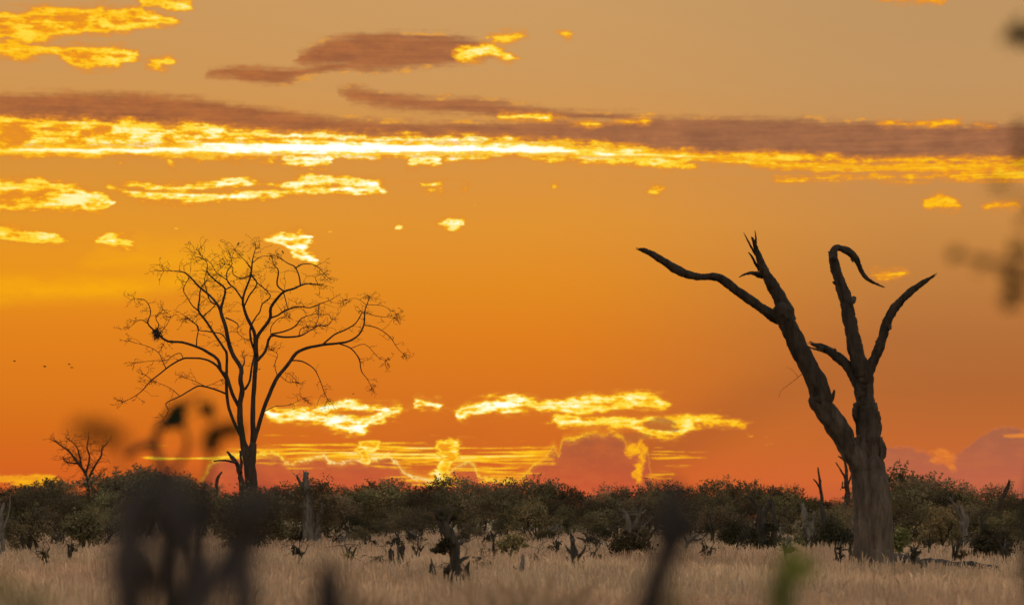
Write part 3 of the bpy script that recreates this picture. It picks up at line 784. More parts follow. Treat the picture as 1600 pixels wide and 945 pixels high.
# every limb: its course, the side branches that leave it, and how far it leans towards or away from us
LIMBS = [
    ([(640, 1090, 20), (624, 1010, 18), (614, 920, 17), (615, 850, 15), (625, 790, 15), (617, 735, 14), (620, 680, 13), (585, 620, 12), (560, 560, 12), (545, 480, 11), (520, 400, 10), (530, 350, 7), (542, 290, 6), (510, 260, 5), (470, 225, 4), (450, 200, 3)],
     [[(520, 400, 9), (500, 360, 8), (465, 320, 7), (410, 275, 6), (375, 235, 5), (342, 208, 4), (300, 200, 2.5), (240, 200, 1.5)], [(542, 290, 4), (570, 275, 3), (545, 240, 3), (500, 210, 2), (470, 160, 2), (430, 140, 1.5)],
      [(545, 430, 5), (580, 445, 4), (605, 465, 3), (600, 500, 2), (640, 535, 1.5)], [(500, 365, 5), (470, 350, 4), (450, 300, 3), (440, 240, 2.5), (455, 170, 2), (420, 120, 1.5)], [(622, 678, 6), (636, 650, 4), (634, 630, 3)]], -1.2),
    ([(618, 1010, 9), (592, 960, 9), (560, 875, 9), (548, 790, 9), (548, 700, 8.5), (549, 610, 8), (535, 580, 7), (495, 520, 7), (450, 450, 7), (410, 395, 6), (415, 340, 5), (420, 290, 4), (450, 245, 3)],
     [[(410, 395, 5), (380, 370, 3.5), (355, 330, 3), (335, 290, 2.5), (360, 240, 2)], [(480, 500, 4), (525, 510, 3), (545, 540, 2)], [(478, 500, 5), (445, 495, 3.5), (410, 490, 3), (400, 465, 3), (370, 445, 2), (350, 425, 1.8)], [(430, 425, 4), (470, 390, 3), (500, 360, 2.5)]], 1.6),
    ([(608, 865, 10), (575, 800, 10), (548, 715, 10), (520, 690, 9), (505, 635, 9), (440, 590, 8), (400, 572, 7), (330, 550, 7), (260, 545, 6.5), (215, 515, 6), (190, 490, 5), (160, 455, 4), (175, 400, 3), (150, 345, 2.2), (95, 335, 1.2)],
     [[(400, 572, 4), (402, 530, 3.5), (410, 480, 3.2), (395, 460, 2.5), (360, 430, 2)], [(200, 495, 4), (215, 465, 3), (200, 430, 2.5), (235, 390, 1.8)], [(215, 510, 3), (250, 470, 2), (275, 425, 1.5)], [(165, 460, 3), (120, 440, 2), (70, 478, 1.2)]], -2.2),
    ([(552, 740, 8), (500, 665, 7), (440, 633, 6), (370, 628, 5.5), (330, 632, 5), (270, 665, 4.5), (220, 705, 4), (175, 740, 3.5), (130, 790, 2.8), (85, 822, 2), (40, 842, 1.2)],
     [[(335, 632, 3), (322, 605, 2.6), (290, 612, 2.3), (250, 640, 2), (190, 640, 1.6), (100, 652, 1.2)], [(250, 680, 3.5), (232, 640, 3), (212, 600, 2.4), (160, 570, 1.8), (65, 545, 1.1)], [(180, 735, 2.5), (150, 712, 1.8)], [(215, 600, 2), (240, 560, 1.5)]], 2.0),
    ([(552, 805, 6), (500, 785, 5), (450, 770, 4.6), (410, 765, 4.3), (370, 785, 4), (320, 815, 3.6), (250, 850, 3), (262, 885, 2.2), (235, 935, 1.2)],
     [[(315, 812, 2.5), (270, 775, 2), (200, 745, 1.2)], [(450, 770, 2.5), (400, 745, 2), (335, 720, 1.3)], [(440, 768, 2), (480, 755, 1.5), (520, 735, 1)]], -1.0),
    ([(672, 1090, 19), (680, 1020, 17), (677, 940, 14.5), (680, 820, 13.5), (688, 700, 13), (693, 620, 13), (690, 560, 12), (684, 500, 10), (650, 430, 9.5), (632, 375, 8), (628, 340, 7), (642, 290, 6), (668, 220, 5.5), (675, 150, 4), (690, 92, 2)],
     [[(630, 345, 6), (592, 290, 5), (555, 255, 4), (550, 205, 3), (575, 165, 2.5), (560, 110, 1.5)], [(668, 220, 4), (620, 235, 3), (580, 215, 2.6), (578, 180, 2.5), (540, 165, 2)], [(672, 190, 4), (640, 150, 2.6), (590, 100, 1.5)], [(676, 160, 3), (715, 130, 2), (760, 125, 1.4)],
      [(690, 600, 8), (668, 540, 7), (665, 480, 6), (690, 430, 4), (712, 400, 4), (725, 360, 3.5), (765, 320, 3), (700, 258, 3), (670, 222, 3)], [(632, 380, 5), (660, 320, 4.5), (698, 262, 4), (668, 215, 3)], [(640, 780, 8), (662, 740, 7), (672, 670, 6), (684, 620, 6)]], 0.6),
    ([(697, 620, 10), (697, 530, 10), (738, 470, 9.5), (763, 430, 9), (766, 380, 8.5), (800, 332, 8), (830, 302, 7), (880, 286, 6), (915, 270, 5), (950, 262, 4), (1000, 268, 3)],
     [[(912, 272, 5), (905, 225, 4.5), (885, 180, 4), (850, 162, 3), (800, 130, 1.8)], [(830, 300, 5), (797, 268, 4.5), (803, 215, 4), (800, 190, 3), (780, 170, 2)], [(765, 430, 6), (800, 418, 5), (835, 395, 5), (900, 375, 4), (960, 380, 3.5), (1005, 362, 3), (1055, 345, 1.6)], [(830, 310, 3.5), (850, 385, 2.6)],
      [(885, 185, 3.5), (930, 165, 3), (990, 175, 2.4), (1050, 235, 1.4)], [(1000, 268, 2), (985, 230, 1.6), (1020, 215, 1.2)], [(1000, 365, 2.4), (1000, 430, 2), (985, 470, 1.8)]], -1.8),
    ([(700, 640, 9), (740, 592, 8), (765, 520, 7), (830, 525, 6), (905, 520, 5), (950, 498, 3), (1000, 470, 2.6), (1045, 468, 2), (1068, 440, 1.4)],
     [[(765, 510, 5), (830, 497, 4.5), (885, 472, 4), (920, 430, 3), (990, 410, 2.2)], [(765, 500, 3), (770, 470, 2.4), (810, 430, 2), (860, 430, 1.6)], [(905, 515, 3), (920, 480, 2.4), (1000, 470, 2)]], 1.4),
    ([(682, 1040, 13), (702, 975, 12), (730, 880, 11.5), (770, 780, 11.5), (800, 720, 11), (850, 660, 10.5), (890, 605, 10), (940, 580, 9), (1020, 563, 8), (1090, 556, 7), (1150, 545, 6), (1200, 512, 5), (1225, 460, 4.5), (1228, 400, 4), (1240, 362, 3), (1252, 330, 1.6)],
     [[(1022, 560, 5.5), (1080, 512, 5), (1130, 490, 4.5), (1182, 458, 4), (1215, 405, 3)], [(1100, 556, 4.5), (1160, 580, 4), (1200, 632, 3.5), (1212, 692, 3), (1240, 730, 2), (1262, 772, 1.2)], [(1225, 465, 3.5), (1290, 480, 3), (1350, 522, 2.4), (1390, 580, 1.8), (1415, 605, 1.1)],
      [(866, 640, 5), (895, 640, 4.5), (930, 648, 4), (980, 682, 3), (1010, 742, 2.4), (1030, 800, 2), (1050, 836, 1.2)], [(800, 722, 3), (785, 660, 2.4), (800, 610, 1.8), (770, 590, 1.2)], [(735, 890, 2.5), (790, 864, 2.2), (850, 860, 1.8), (925, 828, 1.1)], [(1240, 365, 2.2), (1320, 372, 1.6), (1385, 412, 1)], [(1160, 580, 2.5), (1230, 560, 2), (1290, 620, 1.6), (1330, 640, 1)], [(1240, 370, 2), (1190, 335, 1.4), (1140, 340, 1)],
      [(1228, 400, 2.5), (1280, 420, 2), (1370, 430, 1)], [(810, 712, 2.2), (850, 745, 1.8), (890, 748, 1)]], 2.4),
]
gt = np.random.default_rng(4)
for i, (main, subs, yo) in enumerate(LIMBS):
    mb = MB()
    mp = traced(main, DT, zf, yo, 0.10, gt, 3)
    mb.tube(mp, 8, 0.10, 0.04, i * 7)
    tips = [mp[len(mp) // 2:]]
    for s, sb in enumerate(subs):
        X0, Y0, _ = zf(*sb[0])
        p0 = P(X0, Y0, DT)
        j = int(np.argmin((mp[:, 0] - p0.x) ** 2 + (mp[:, 2] - p0.z) ** 2))
        sp_ = traced(sb, DT, zf, gt.normal() * 1.2, 0.10, gt, 3, y0=mp[j, 1] - DT)
        mb.tube(sp_, 6, 0.10, 0.0, i * 7 + s)
        tips.append(sp_[len(sp_) // 4:])
    wide = i in (2, 3, 4, 8)
    for tp in tips:
        acc = 0.0
        for k in range(1, len(tp)):
            seg = tp[k, :3] - tp[k - 1, :3]
            acc += np.linalg.norm(seg)
            if acc > (0.15 if not wide else 0.18):
                acc = 0.0
                dv = seg / (np.linalg.norm(seg) + 1e-9)
                side = np.cross(dv, gt.normal(size=3)); side /= np.linalg.norm(side) + 1e-9
                near_tip = k / len(tp)
                if gt.uniform() < 0.30 + 0.6 * near_tip:
                    grow(mb, tp[k, :3], dv * 0.5 + side + np.array([0, 0, 0.15 if not wide else -0.05]), gt.uniform(0.4, 1.15) * (1.0 if not wide else 0.8), 0.0135, gt, 2 if gt.uniform() < 0.6 else 1, 0.5, 0.0 if not wide else -0.06)
        dv = tp[-1, :3] - tp[-2, :3]
        for q in range(4 if i != 8 else 7):
            grow(mb, tp[-1, :3], dv / np.linalg.norm(dv) + gt.normal(size=3) * 0.6, gt.uniform(0.35, 0.9) if not wide else gt.uniform(0.3, 0.65), 0.0135, gt, 2, 0.5, 0.0 if i != 8 else -0.10)
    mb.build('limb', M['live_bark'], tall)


# ---------------------------- nest and birds
def twig_ball(px, py, d, r, n, g):
    mb = MB(); c = np.array(P(px, py, d))
    for k in range(n):
        u = g.normal(size=3); u /= np.linalg.norm(u)
        p0 = c + u * r * g.uniform(0.2, 0.95)
        t = np.cross(u, g.normal(size=3)); t /= np.linalg.norm(t)
        p1 = p0 + t * r * g.uniform(0.6, 1.3); p2 = p1 + (t * 0.5 - u * 0.5 + g.normal(size=3) * 0.4) * r * 0.7
        mb.tube(catmull([[*p0, 0.012], [*p1, 0.011], [*p2, 0.008]], 2), 4)
    # the packed cup in the middle
    t_ = np.linspace(-0.55, 0.55, 7)
    mb.tube(np.array([[c[0] + s * 0.05 * r, c[1], c[2] + s * r, r * 0.62 * math.cos(s * 2.2)] for s in t_]), 10, 0.3, 0.2, 5)
    return mb


nb_ = twig_ball(245, 522, DT - 2.0, 0.24, 100, np.random.default_rng(8)).build('bird_nest', M['live_bark'], None, origin=P(245, 522, DT - 2.0))
tag(nb_, 'ragged twig nest wedged on the long left limb of the bare tree', 'nest')


def bird(px, py, d, span, wing_up, heading, label, group, perched=False):
    """body with head, beak and tail; two wings"""
    o = empty('bird', P(px, py, d), label, 'bird', group)
    c = np.array(o.location)
    h = np.array([math.cos(heading), math.sin(heading), 0.0]); s = np.array([-h[1], h[0], 0.0]); up = np.array([0, 0, 1.0])
    L_ = span * (0.55 if not perched else 0.9)
    tilt = 0.0 if not perched else 0.9
    ax = h * math.cos(tilt) + up * math.sin(tilt)
    mb = MB()
    prof = [(-0.62, 0.05), (-0.45, 0.05), (-0.3, 0.10), (-0.1, 0.18), (0.12, 0.19), (0.28, 0.12), (0.36, 0.115), (0.44, 0.12), (0.52, 0.08), (0.56, 0.03), (0.66, 0.008)]
    mb.tube(np.array([[*(c + ax * t * L_), r * L_] for t, r in prof]), 8)
    mb.build('body', M['feather'], o)
    for sg in (-1, 1):
        mw = MB()
        if perched:
            mw.tube(catmull([[*(c + ax * 0.2 * L_ + s * sg * 0.15 * L_), 0.05 * L_], [*(c + s * sg * 0.2 * L_), 0.09 * L_], [*(c - ax * 0.5 * L_ + s * sg * 0.08 * L_), 0.02 * L_]], 3), 6, flat=1)
        else:
            a = c + ax * 0.15 * L_ + s * sg * 0.1 * L_
            b = a + (s * sg * 0.25 + up * wing_up * 0.25 + h * 0.05) * span
            e = b + (s * sg * 0.26 + up * wing_up * 0.02 - h * 0.12) * span
            th = up * 0.012 * span
            ch = [h * 0.16 * span, h * 0.13 * span, h * 0.02 * span]
            pts = []
            for q, w in zip((a, b, e), ch):
                pts += [q + w * 0.6 + th, q - w * 1.0 + th, q - w * 1.0 - th, q + w * 0.6 - th]
            qd = []
            for k in range(2):
                for j in range(4): qd.append([k * 4 + j, k * 4 + (j + 1) % 4, k * 4 + 4 + (j + 1) % 4, k * 4 + 4 + j])
            qd += [[3, 2, 1, 0], [8, 9, 10, 11]]
            mw.add(np.array(pts), np.array(qd))
        mw.build('wing', M['feather'], o, smooth=False)
    return o


for (px, py, d, sp_, wu, hd, lb) in [(22.5, 564, 200, 0.34, 0.5, 0.3, 'small dark bird in flight, nearest the left edge of the sky'), (69.5, 572, 198, 0.40, -0.7, 0.2, 'dark bird in flight with drooped wings, between the lone bird and the pair'),
                                   (108.5, 569, 202, 0.36, 0.4, 2.9, 'upper bird of the flying pair left of the bare tree'), (112.5, 574, 199, 0.38, 0.2, 3.3, 'lower bird of the flying pair left of the bare tree'),
                                   (340, 540, 139, 0.20, 0.7, 0.4, 'small bird fluttering between the left stems of the bare tree'), (552, 615, 138, 0.20, 0.2, 0.2, 'small bird flying under the drooping right limb of the bare tree')]:
    bird(px, py, d, sp_, wu, hd, lb, 'birds in flight')
bird(372, 381, DT, 0.22, 0, 0.2, 'small bird perched on the topmost twig of the bare tree', 'perched birds', True)
bird(442, 394, DT - 1, 0.22, 0, 2.6, 'small bird perched on the upper right twigs of the bare tree', 'perched birds', True)


# ---------------------------- the great dead tree at the right
DD = 90.0
za = lambda X, Y, w: (980 + X / 2.954, 340 + Y / 2.954, w * 0.46 / 2.954)
zb = lambda X, Y, w: (1180 + X / 2.907, 620 + Y / 2.907, w / 2 / 2.907)
dead = empty('dead_tree', P(1364, HOR + EYE / (K * DD), DD).xy.to_3d(), 'thick dead tree trunk with broken bare limbs, standing in the grass at right', 'tree')
mb = MB()
mb.tube(traced([(1364, 904, 35), (1364, 884, 31), (1364, 850, 30), (1364, 820, 30.5), (1363, 790, 30), (1361, 765, 28.5), (1359, 740, 26), (1360, 722, 22), (1361, 708, 15)], DD, n=8), 36, 0.07, 0.07, 3)
for a in np.linspace(0, 6.28, 9)[:-1]:         # root flare
    b = P(1364, HOR + EYE / (K * DD), DD)
    mb.tube(catmull([[b.x + math.cos(a) * 0.55, b.y + math.sin(a) * 0.55, 0.9, 0.14], [b.x + math.cos(a) * 0.6, b.y + math.sin(a) * 0.6, 0.4, 0.16], [b.x + math.cos(a) * 0.7, b.y + math.sin(a) * 0.7, -0.1, 0.16]], 4), 10, 0.2, 0.1, int(a * 10))
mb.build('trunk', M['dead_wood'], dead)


def splinters(mb, p, dv, r, n, L, g):
    dv = np.array(dv) / np.linalg.norm(dv)
    for k in range(n):
        o = np.cross(dv, g.normal(size=3)); o /= np.linalg.norm(o)
        a = np.array(p) + o * r * g.uniform(0.2, 0.8) - dv * r
        mb.tube(np.array([[*a, r * 0.45], [*(a + dv * L * g.uniform(0.3, 0.6) + o * r * 0.1), r * 0.28], [*(a + dv * L * g.uniform(0.7, 1.3) + o * r * g.uniform(-0.2, 0.5)), r * 0.06]]), 5, 0.3, 0, k)


gd = np.random.default_rng(9)


def dlimb(paths, yo, spl=(), sides=20, name='limb'):
    mb = MB()
    for i, (pts, f) in enumerate(paths):
        t = traced(pts, DD, f, yo, 0.0, None, 6)
        r = t[:, 3].max()
        mb.tube(t, sides if r > 0.1 else 8, 0.17, 0.11, int(abs(pts[0][0])) + i)
        for q in range(5 if r > 0.3 else 2):            # snapped off stubs and lifted plates of wood
            k = int(gd.integers(len(t) // 5, len(t) - 1)); dv = t[k + 1, :3] - t[k, :3]; dv /= np.linalg.norm(dv)
            o_ = np.cross(dv, gd.normal(size=3)); o_ /= np.linalg.norm(o_)
            b_ = t[k, :3] + o_ * t[k, 3] * 0.8; w_ = t[k, 3] * gd.uniform(0.16, 0.34)
            mb.tube(catmull([[*(b_ - dv * w_ * 2 - o_ * w_), w_], [*(b_ + o_ * w_ * 0.5), w_ * 0.9], [*(b_ + o_ * w_ * gd.uniform(0.9, 1.6) + dv * w_ * gd.uniform(1, 3)), w_ * 0.25]], 3), 7, 0.4, 0.2, q)
        if i in spl: splinters(mb, t[-1, :3], t[-1, :3] - t[-4, :3], max(t[-1, 3], 0.06), 7, 0.30, gd)
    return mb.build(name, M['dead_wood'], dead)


# the leaning left stem, with its fork
def join(*segs): return [f(*q) for pts, f in segs for q in pts]


idn = lambda x, y, w: (x, y, w)
dlimb([(join(([(1362, 790, 14), (1356, 752, 18), (1346, 722, 19)], idn), ([(430, 240, 96), (385, 165, 96), (330, 75, 95), (292, 10, 94)], zb), ([(905, 830, 96), (855, 730, 92), (800, 620, 88), (762, 530, 84), (735, 470, 86), (712, 430, 78), (698, 408, 60)], za)), None)], -0.9, sides=28)
dlimb([([(738, 470, 74), (690, 460, 62), (655, 440, 50), (590, 398, 46), (515, 342, 44), (445, 290, 42), (402, 274, 40), (350, 274, 30), (290, 264, 38), (220, 236, 42), (160, 198, 36), (110, 165, 28), (72, 148, 25)], za)], -1.6, (0,))
dlimb([([(745, 480, 80), (722, 420, 76), (690, 345, 62), (650, 275, 50), (622, 220, 38), (600, 160, 26), (588, 120, 18), (576, 92, 9)], za), ([(592, 170, 14), (575, 140, 11), (556, 105, 8), (538, 70, 3)], za), ([(592, 130, 14), (594, 95, 9), (590, 60, 3)], za),
       ([(612, 240, 20), (592, 212, 14), (575, 180, 11), (560, 160, 5)], za), ([(622, 265, 34), (598, 262, 26), (575, 255, 16), (545, 261, 11), (518, 274, 5)], za), ([(605, 180, 10), (590, 158, 6), (573, 88, 4)], za)], -1.0)
# the upright right stem with the hooked top
dlimb([(join(([(505, 330, 100), (515, 255, 118), (512, 180, 114), (507, 110, 108), (500, 50, 102)], zb), ([(1106, 900, 102), (1102, 850, 96), (1095, 790, 92), (1088, 730, 92), (1074, 690, 84), (1066, 650, 72)], za)), None)], 0.2, sides=28)
dlimb([([(1088, 735, 70), (1070, 660, 76), (1045, 570, 70), (1030, 500, 66), (1020, 420, 62), (1008, 370, 64), (985, 315, 56), (965, 250, 50), (955, 200, 46), (952, 160, 44), (966, 140, 34), (990, 142, 32), (1020, 155, 36), (1048, 180, 34), (1065, 212, 27), (1082, 250, 22), (1100, 275, 20), (1130, 296, 15), (1160, 310, 10), (1188, 322, 4)], za),
       ([(955, 190, 28), (940, 172, 18), (930, 158, 8)], za), ([(1035, 190, 12), (1042, 205, 6)], za), ([(1020, 400, 40), (1040, 380, 34), (1050, 368, 12)], za)], 0.9)
dlimb([([(1085, 760, 60), (1120, 695, 58), (1145, 645, 50), (1165, 590, 48), (1185, 530, 46), (1205, 470, 46), (1228, 422, 44), (1262, 385, 38), (1300, 350, 34), (1335, 322, 30), (1368, 298, 26), (1395, 280, 14)], za), ([(1205, 500, 30), (1214, 512, 12)], za), ([(1240, 425, 26), (1262, 410, 8)], za)], -0.9, (0,))
dlimb([([(1090, 830, 60), (1068, 770, 54), (1042, 720, 56), (1002, 670, 50), (950, 625, 44), (905, 602, 36), (870, 588, 22)], za), ([(905, 605, 20), (870, 585, 12), (842, 573, 4)], za), ([(900, 612, 18), (860, 604, 10), (825, 590, 3)], za), ([(920, 605, 14), (925, 596, 4)], za)], 0.7, (0,))
# torn bark flaps on the stem
for (x0, y0, x1, y1, w, sd) in [(462, 45, 450, 85, 26, 3), (455, 60, 452, 10, 20, 4), (470, 190, 462, 215, 30, 5)]:
    fl = MB()
    fl.tube(traced([(x0 + 12, y0 - 14, w), ((x0 + x1) / 2, (y0 + y1) / 2, w * 0.9), (x1 + 10, y1 + 16, w * 0.4)], DD - 0.25, zb, n=4), 9, 0.5, 0.2, sd)
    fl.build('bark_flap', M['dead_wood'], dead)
fl = MB()
fl.tube(traced([(565, 185, 22), (580, 225, 26), (578, 270, 24), (572, 300, 8)], DD - 0.25, zb, n=4), 9, 0.4, 0.2, 8)
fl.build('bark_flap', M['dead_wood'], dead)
fl = MB()
fl.tube(traced([(552, 75, 24), (562, 95, 22), (560, 125, 8)], DD - 0.2, zb, n=4), 9, 0.4, 0.2, 8)
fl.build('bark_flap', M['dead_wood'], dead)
tw = MB()
tw.tube(traced([(815, 715, 4), (790, 735, 2.4), (765, 755, 2.2), (735, 778, 2), (710, 800, 1.6), (700, 828, 1.2)], DD - 0.9, za, n=4), 4)
tw.tube(traced([(790, 736, 1.8), (765, 705, 1.4), (735, 690, 1)], DD - 0.9, za, n=4), 4)
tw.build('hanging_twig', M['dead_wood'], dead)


# ------------------------------------------------------------------ stumps, snags and shrubs between
def snag(name, label, cat, d, paths, leaves=(), mat='stump_wood', group=None, yo=0.5, leaf=0.10, tint=(1, 1, 1), seed=0, twigs=0, per=60, names=None):
    """paths: list of point lists (px, py, radius); the first is the stem and is carried down to the ground"""
    g = np.random.default_rng(seed + 400)
    if d < 115: d *= 0.9
    paths = [[(x, y, r * 0.95) for x, y, r in p_] for p_ in paths]
    x0, y0, r0 = paths[0][0]
    foot = P(x0, y0, d); foot.z = 0
    o = empty(name, foot, label, cat, group)
    gy = HOR + EYE / (K * d)
    main = list(paths[0])
    if main[0][1] < gy + 3: main = [(x0, gy + 4, r0 * 1.25), ] + main
    mb = MB(); tips = []
    stem = traced(main, d, None, g.normal() * 0.2, 0.0, None, 5)
    mb.tube(stem, 10, 0.35, 0.14, seed); tips.append(stem)
    if main[-1][2] > 1.6: splinters(mb, stem[-1, :3], stem[-1, :3] - stem[-4, :3], max(stem[-1, 3], 0.03), 4, 0.22, g)
    bs = []
    for i, pth in enumerate(paths[1:]):
        t = traced(list(pth), d, None, g.normal() * yo, 0.03, g, 4)
        b = MB(); b.tube(t, 7, 0.35, 0.1, seed + i + 1); tips.append(t)
        if pth[-1][2] > 1.6: splinters(b, t[-1, :3], t[-1, :3] - t[-4, :3], max(t[-1, 3], 0.03), 3, 0.18, g)
        bs.append(b)
    for q in range(twigs):
        ti = int(g.integers(0, len(tips))); t = tips[ti]; k = int(g.integers(len(t) // 3, len(t)))
        dv = g.normal(size=3); dv[2] = abs(dv[2]) * 0.8
        grow(mb if ti == 0 else bs[ti - 1], t[k, :3], dv, g.uniform(0.35, 0.9), 0.014, g, 1, 0.3)
    mb.build('trunk', M[mat], o)
    for b in bs: b.build('branch', M[mat], o)
    if leaves:
        cb = MB()
        for (px, py, rp, n) in leaves:
            c = np.array(P(px, py, d)); s = rp * K * d
            ct = np.array(tint) * g.uniform(0.8, 1.2)
            m = max(4, n // 7)
            for q in range(m):
                sc = c + g.normal(size=3) * s * np.array([0.55, 0.6, 0.5])
                sprig_leaves(cb, sc, 14, s * 0.24, leaf * 1.25, g, ct * g.uniform(0.7, 1.3))
        cb.build('foliage', M['leaf'], o, smooth=False, colors=True)
    return o


DK = (0.42, 0.46, 0.50)
PL = (1.55, 1.5, 1.3)
snag('broken_tree', 'pale broken trunk with ragged leafy shoots, left of the tree line centre', 'tree', 150,
     [[(487, 864, 13), (484, 830, 11), (481, 795, 9), (478, 765, 6), (478, 738, 4)], [(494, 862, 8), (498, 825, 7), (503, 790, 5), (506, 778, 3)], [(480, 800, 5), (462, 780, 3), (452, 768, 1.5)], [(479, 770, 4), (468, 752, 2.5), (464, 742, 1.5)]],
     [(455, 800, 20, 420), (470, 772, 20, 420), (512, 790, 22, 420), (442, 832, 18, 260), (500, 762, 17, 300), (460, 850, 12, 120), (515, 815, 16, 200)], 'grey_wood', seed=1, twigs=14)
snag('broken_tree', 'dark gnarled trunk leaning left, with a leaf tuft and cut coppice shoots round its foot', 'tree', 80,
     [[(714, 912, 10), (713, 885, 8), (711, 862, 9), (704, 838, 9), (694, 815, 6), (689, 800, 4)], [(713, 880, 3.5), (722, 874, 3), (731, 870, 2)], [(711, 855, 3.5), (720, 848, 3), (726, 842, 2)], [(697, 820, 4), (704, 802, 3), (702, 788, 1.6)], [(692, 812, 4), (683, 806, 3), (680, 801, 2)],
      [(695, 912, 4), (696, 900, 5), (697, 888, 4)], [(723, 912, 4), (727, 895, 4), (731, 882, 3)], [(705, 912, 4), (703, 898, 4), (701, 884, 3)], [(733, 910, 3), (731, 896, 2.6), (732, 884, 2)], [(705, 845, 5), (692, 828, 4), (684, 812, 2)]],
     [(692, 853, 11, 240), (686, 858, 8, 120), (700, 846, 7, 90), (688, 803, 8, 60), (704, 806, 8, 60)], 'stump_wood', seed=2, twigs=16, leaf=0.075, tint=DK)
snag('tree_stump', 'short pointed stump alone in the grass, left of the gnarled trunk', 'stump', 84, [[(678, 903, 5), (676, 890, 5), (674, 881, 4)]], seed=3)
snag('tree_stump', 'slim dark stump with a stub on its left side, left of the wider forked one', 'stump', 96, [[(612, 889, 5), (611, 872, 5), (612, 860, 4)], [(611, 872, 2.5), (607, 868, 1.6)]], seed=4)
snag('tree_stump', 'split double topped stump with low side shoots, right of the slim dark one', 'stump', 96,
     [[(628, 893, 6), (627, 872, 6), (623, 856, 4)], [(627, 875, 5), (628, 860, 5), (629, 852, 3.5)], [(630, 886, 3), (641, 876, 2.6), (644, 869, 2)], [(640, 880, 2), (650, 884, 1.6), (656, 878, 1)]], seed=5)
snag('tree_stump', 'dark forked stump with upcurved arms, alone in open grass right of centre', 'stump', 88,
     [[(897, 892, 6), (897, 872, 6.5), (897, 858, 5), (895, 845, 4), (893, 837, 3)], [(896, 868, 3.5), (891, 862, 3), (886, 856, 2)], [(899, 872, 3), (907, 866, 2.6), (912, 860, 2), (915, 851, 1.2)], [(896, 886, 3), (890, 880, 2.4), (885, 869, 1.4)], [(895, 848, 2.6), (893, 838, 2)]], seed=6)
snag('tree_stump', 'thin stub just right of the dark forked stump', 'stump', 88, [[(910, 896, 2.5), (911, 885, 2.5), (912, 877, 1.7)]], seed=7)
snag('tree_stump', 'leaning grey stub beneath the pale sapling', 'stump', 84, [[(813, 905, 4), (815, 886, 4), (817, 871, 2)], [(813, 890, 2), (806, 888, 1.4), (802, 884, 1)]], (), 'grey_wood', seed=8)
snag('sapling', 'pale leafed sapling standing alone in the grass at centre', 'sapling', 104, [[(797, 880, 2), (798, 866, 1.8), (801, 852, 1.4)], [(798, 868, 1.2), (790, 858, 1), (786, 850, 0.8)], [(799, 862, 1.2), (810, 855, 1), (815, 846, 0.8)]],
     [(800, 846, 14, 240), (788, 852, 9, 100), (813, 848, 9, 110)], seed=9, leaf=0.085, tint=PL)
snag('tree_stump', 'low twisted stump at the edge of the bushes, right of the forked one', 'stump', 135, [[(934, 866, 4), (933, 850, 4), (931, 842, 3)], [(934, 858, 2.5), (943, 856, 2), (948, 847, 1.4)]], seed=10)
snag('leafy_shrub', 'round leafy shrub with dead grey antler branches, beside the blurred near branch', 'shrub', 112,
     [[(988, 880, 6), (987, 860, 5), (985, 830, 4.5), (981, 810, 3.5), (977, 800, 2)], [(986, 835, 3.5), (996, 812, 3), (1002, 795, 1.7)], [(981, 812, 2.5), (975, 806, 2), (1000, 802, 1.6), (1010, 796, 1)], [(988, 850, 3), (1000, 830, 2.4), (1012, 815, 1.4)]],
     [(972, 850, 17, 420), (998, 845, 18, 420), (984, 866, 19, 500), (960, 874, 12, 220), (1008, 866, 15, 300), (985, 838, 13, 220)], 'grey_wood', seed=11, twigs=20, leaf=0.10)
snag('dead_shrub', 'thin pale dead shrub at the grass edge, just right of the blurred crooked branch', 'shrub', 132, [[(1070, 866, 3), (1073, 852, 2.6), (1080, 843, 2.4), (1092, 834, 1.5)], [(1074, 850, 2), (1071, 840, 1.5), (1066, 832, 1)], [(1080, 843, 1.8), (1096, 842, 1.2), (1104, 832, 0.9)]], (), 'grey_wood', seed=12, twigs=8)
snag('broken_tree', 'black trunk forked like antlers, in front of the bushes midway to the dead tree', 'tree', 124,
     [[(1189, 876, 12), (1189, 850, 10), (1192, 825, 7), (1194, 800, 5), (1202, 785, 4), (1204, 779, 2)], [(1188, 850, 6), (1184, 825, 5), (1186, 800, 4), (1180, 786, 3), (1172, 774, 1.6)], [(1186, 858, 4), (1172, 838, 3), (1166, 822, 2)], [(1200, 876, 6), (1206, 845, 5), (1211, 815, 4), (1207, 795, 3), (1208, 784, 2)], [(1190, 862, 3), (1175, 866, 2), (1164, 860, 1.2)]],
     [(1184, 856, 14, 420), (1200, 850, 14, 340), (1148, 828, 14, 260), (1140, 842, 10, 160), (1178, 835, 11, 180), (1204, 825, 10, 140)], seed=13, twigs=26, tint=DK)
snag('tree_stump', 'grey stump under the bushes just right of the black antler trunk', 'stump', 134, [[(1231, 866, 6), (1231, 850, 5.5), (1232, 838, 4)]], seed=14, mat='grey_wood')
snag('broken_tree', 'weathered grey trunk with a ragged crown, between the grey stump and the dark shrub', 'tree', 134,
     [[(1262, 866, 10), (1261, 840, 9), (1262, 820, 8), (1257, 800, 5), (1254, 788, 3)], [(1264, 830, 5), (1270, 812, 4), (1272, 800, 2)], [(1258, 845, 4), (1247, 825, 3), (1244, 812, 1.6)], [(1268, 860, 4), (1280, 848, 2.6), (1284, 838, 1.6)]],
     [(1250, 830, 15, 200), (1275, 838, 14, 160), (1262, 812, 11, 100)], 'grey_wood', seed=15, twigs=20)
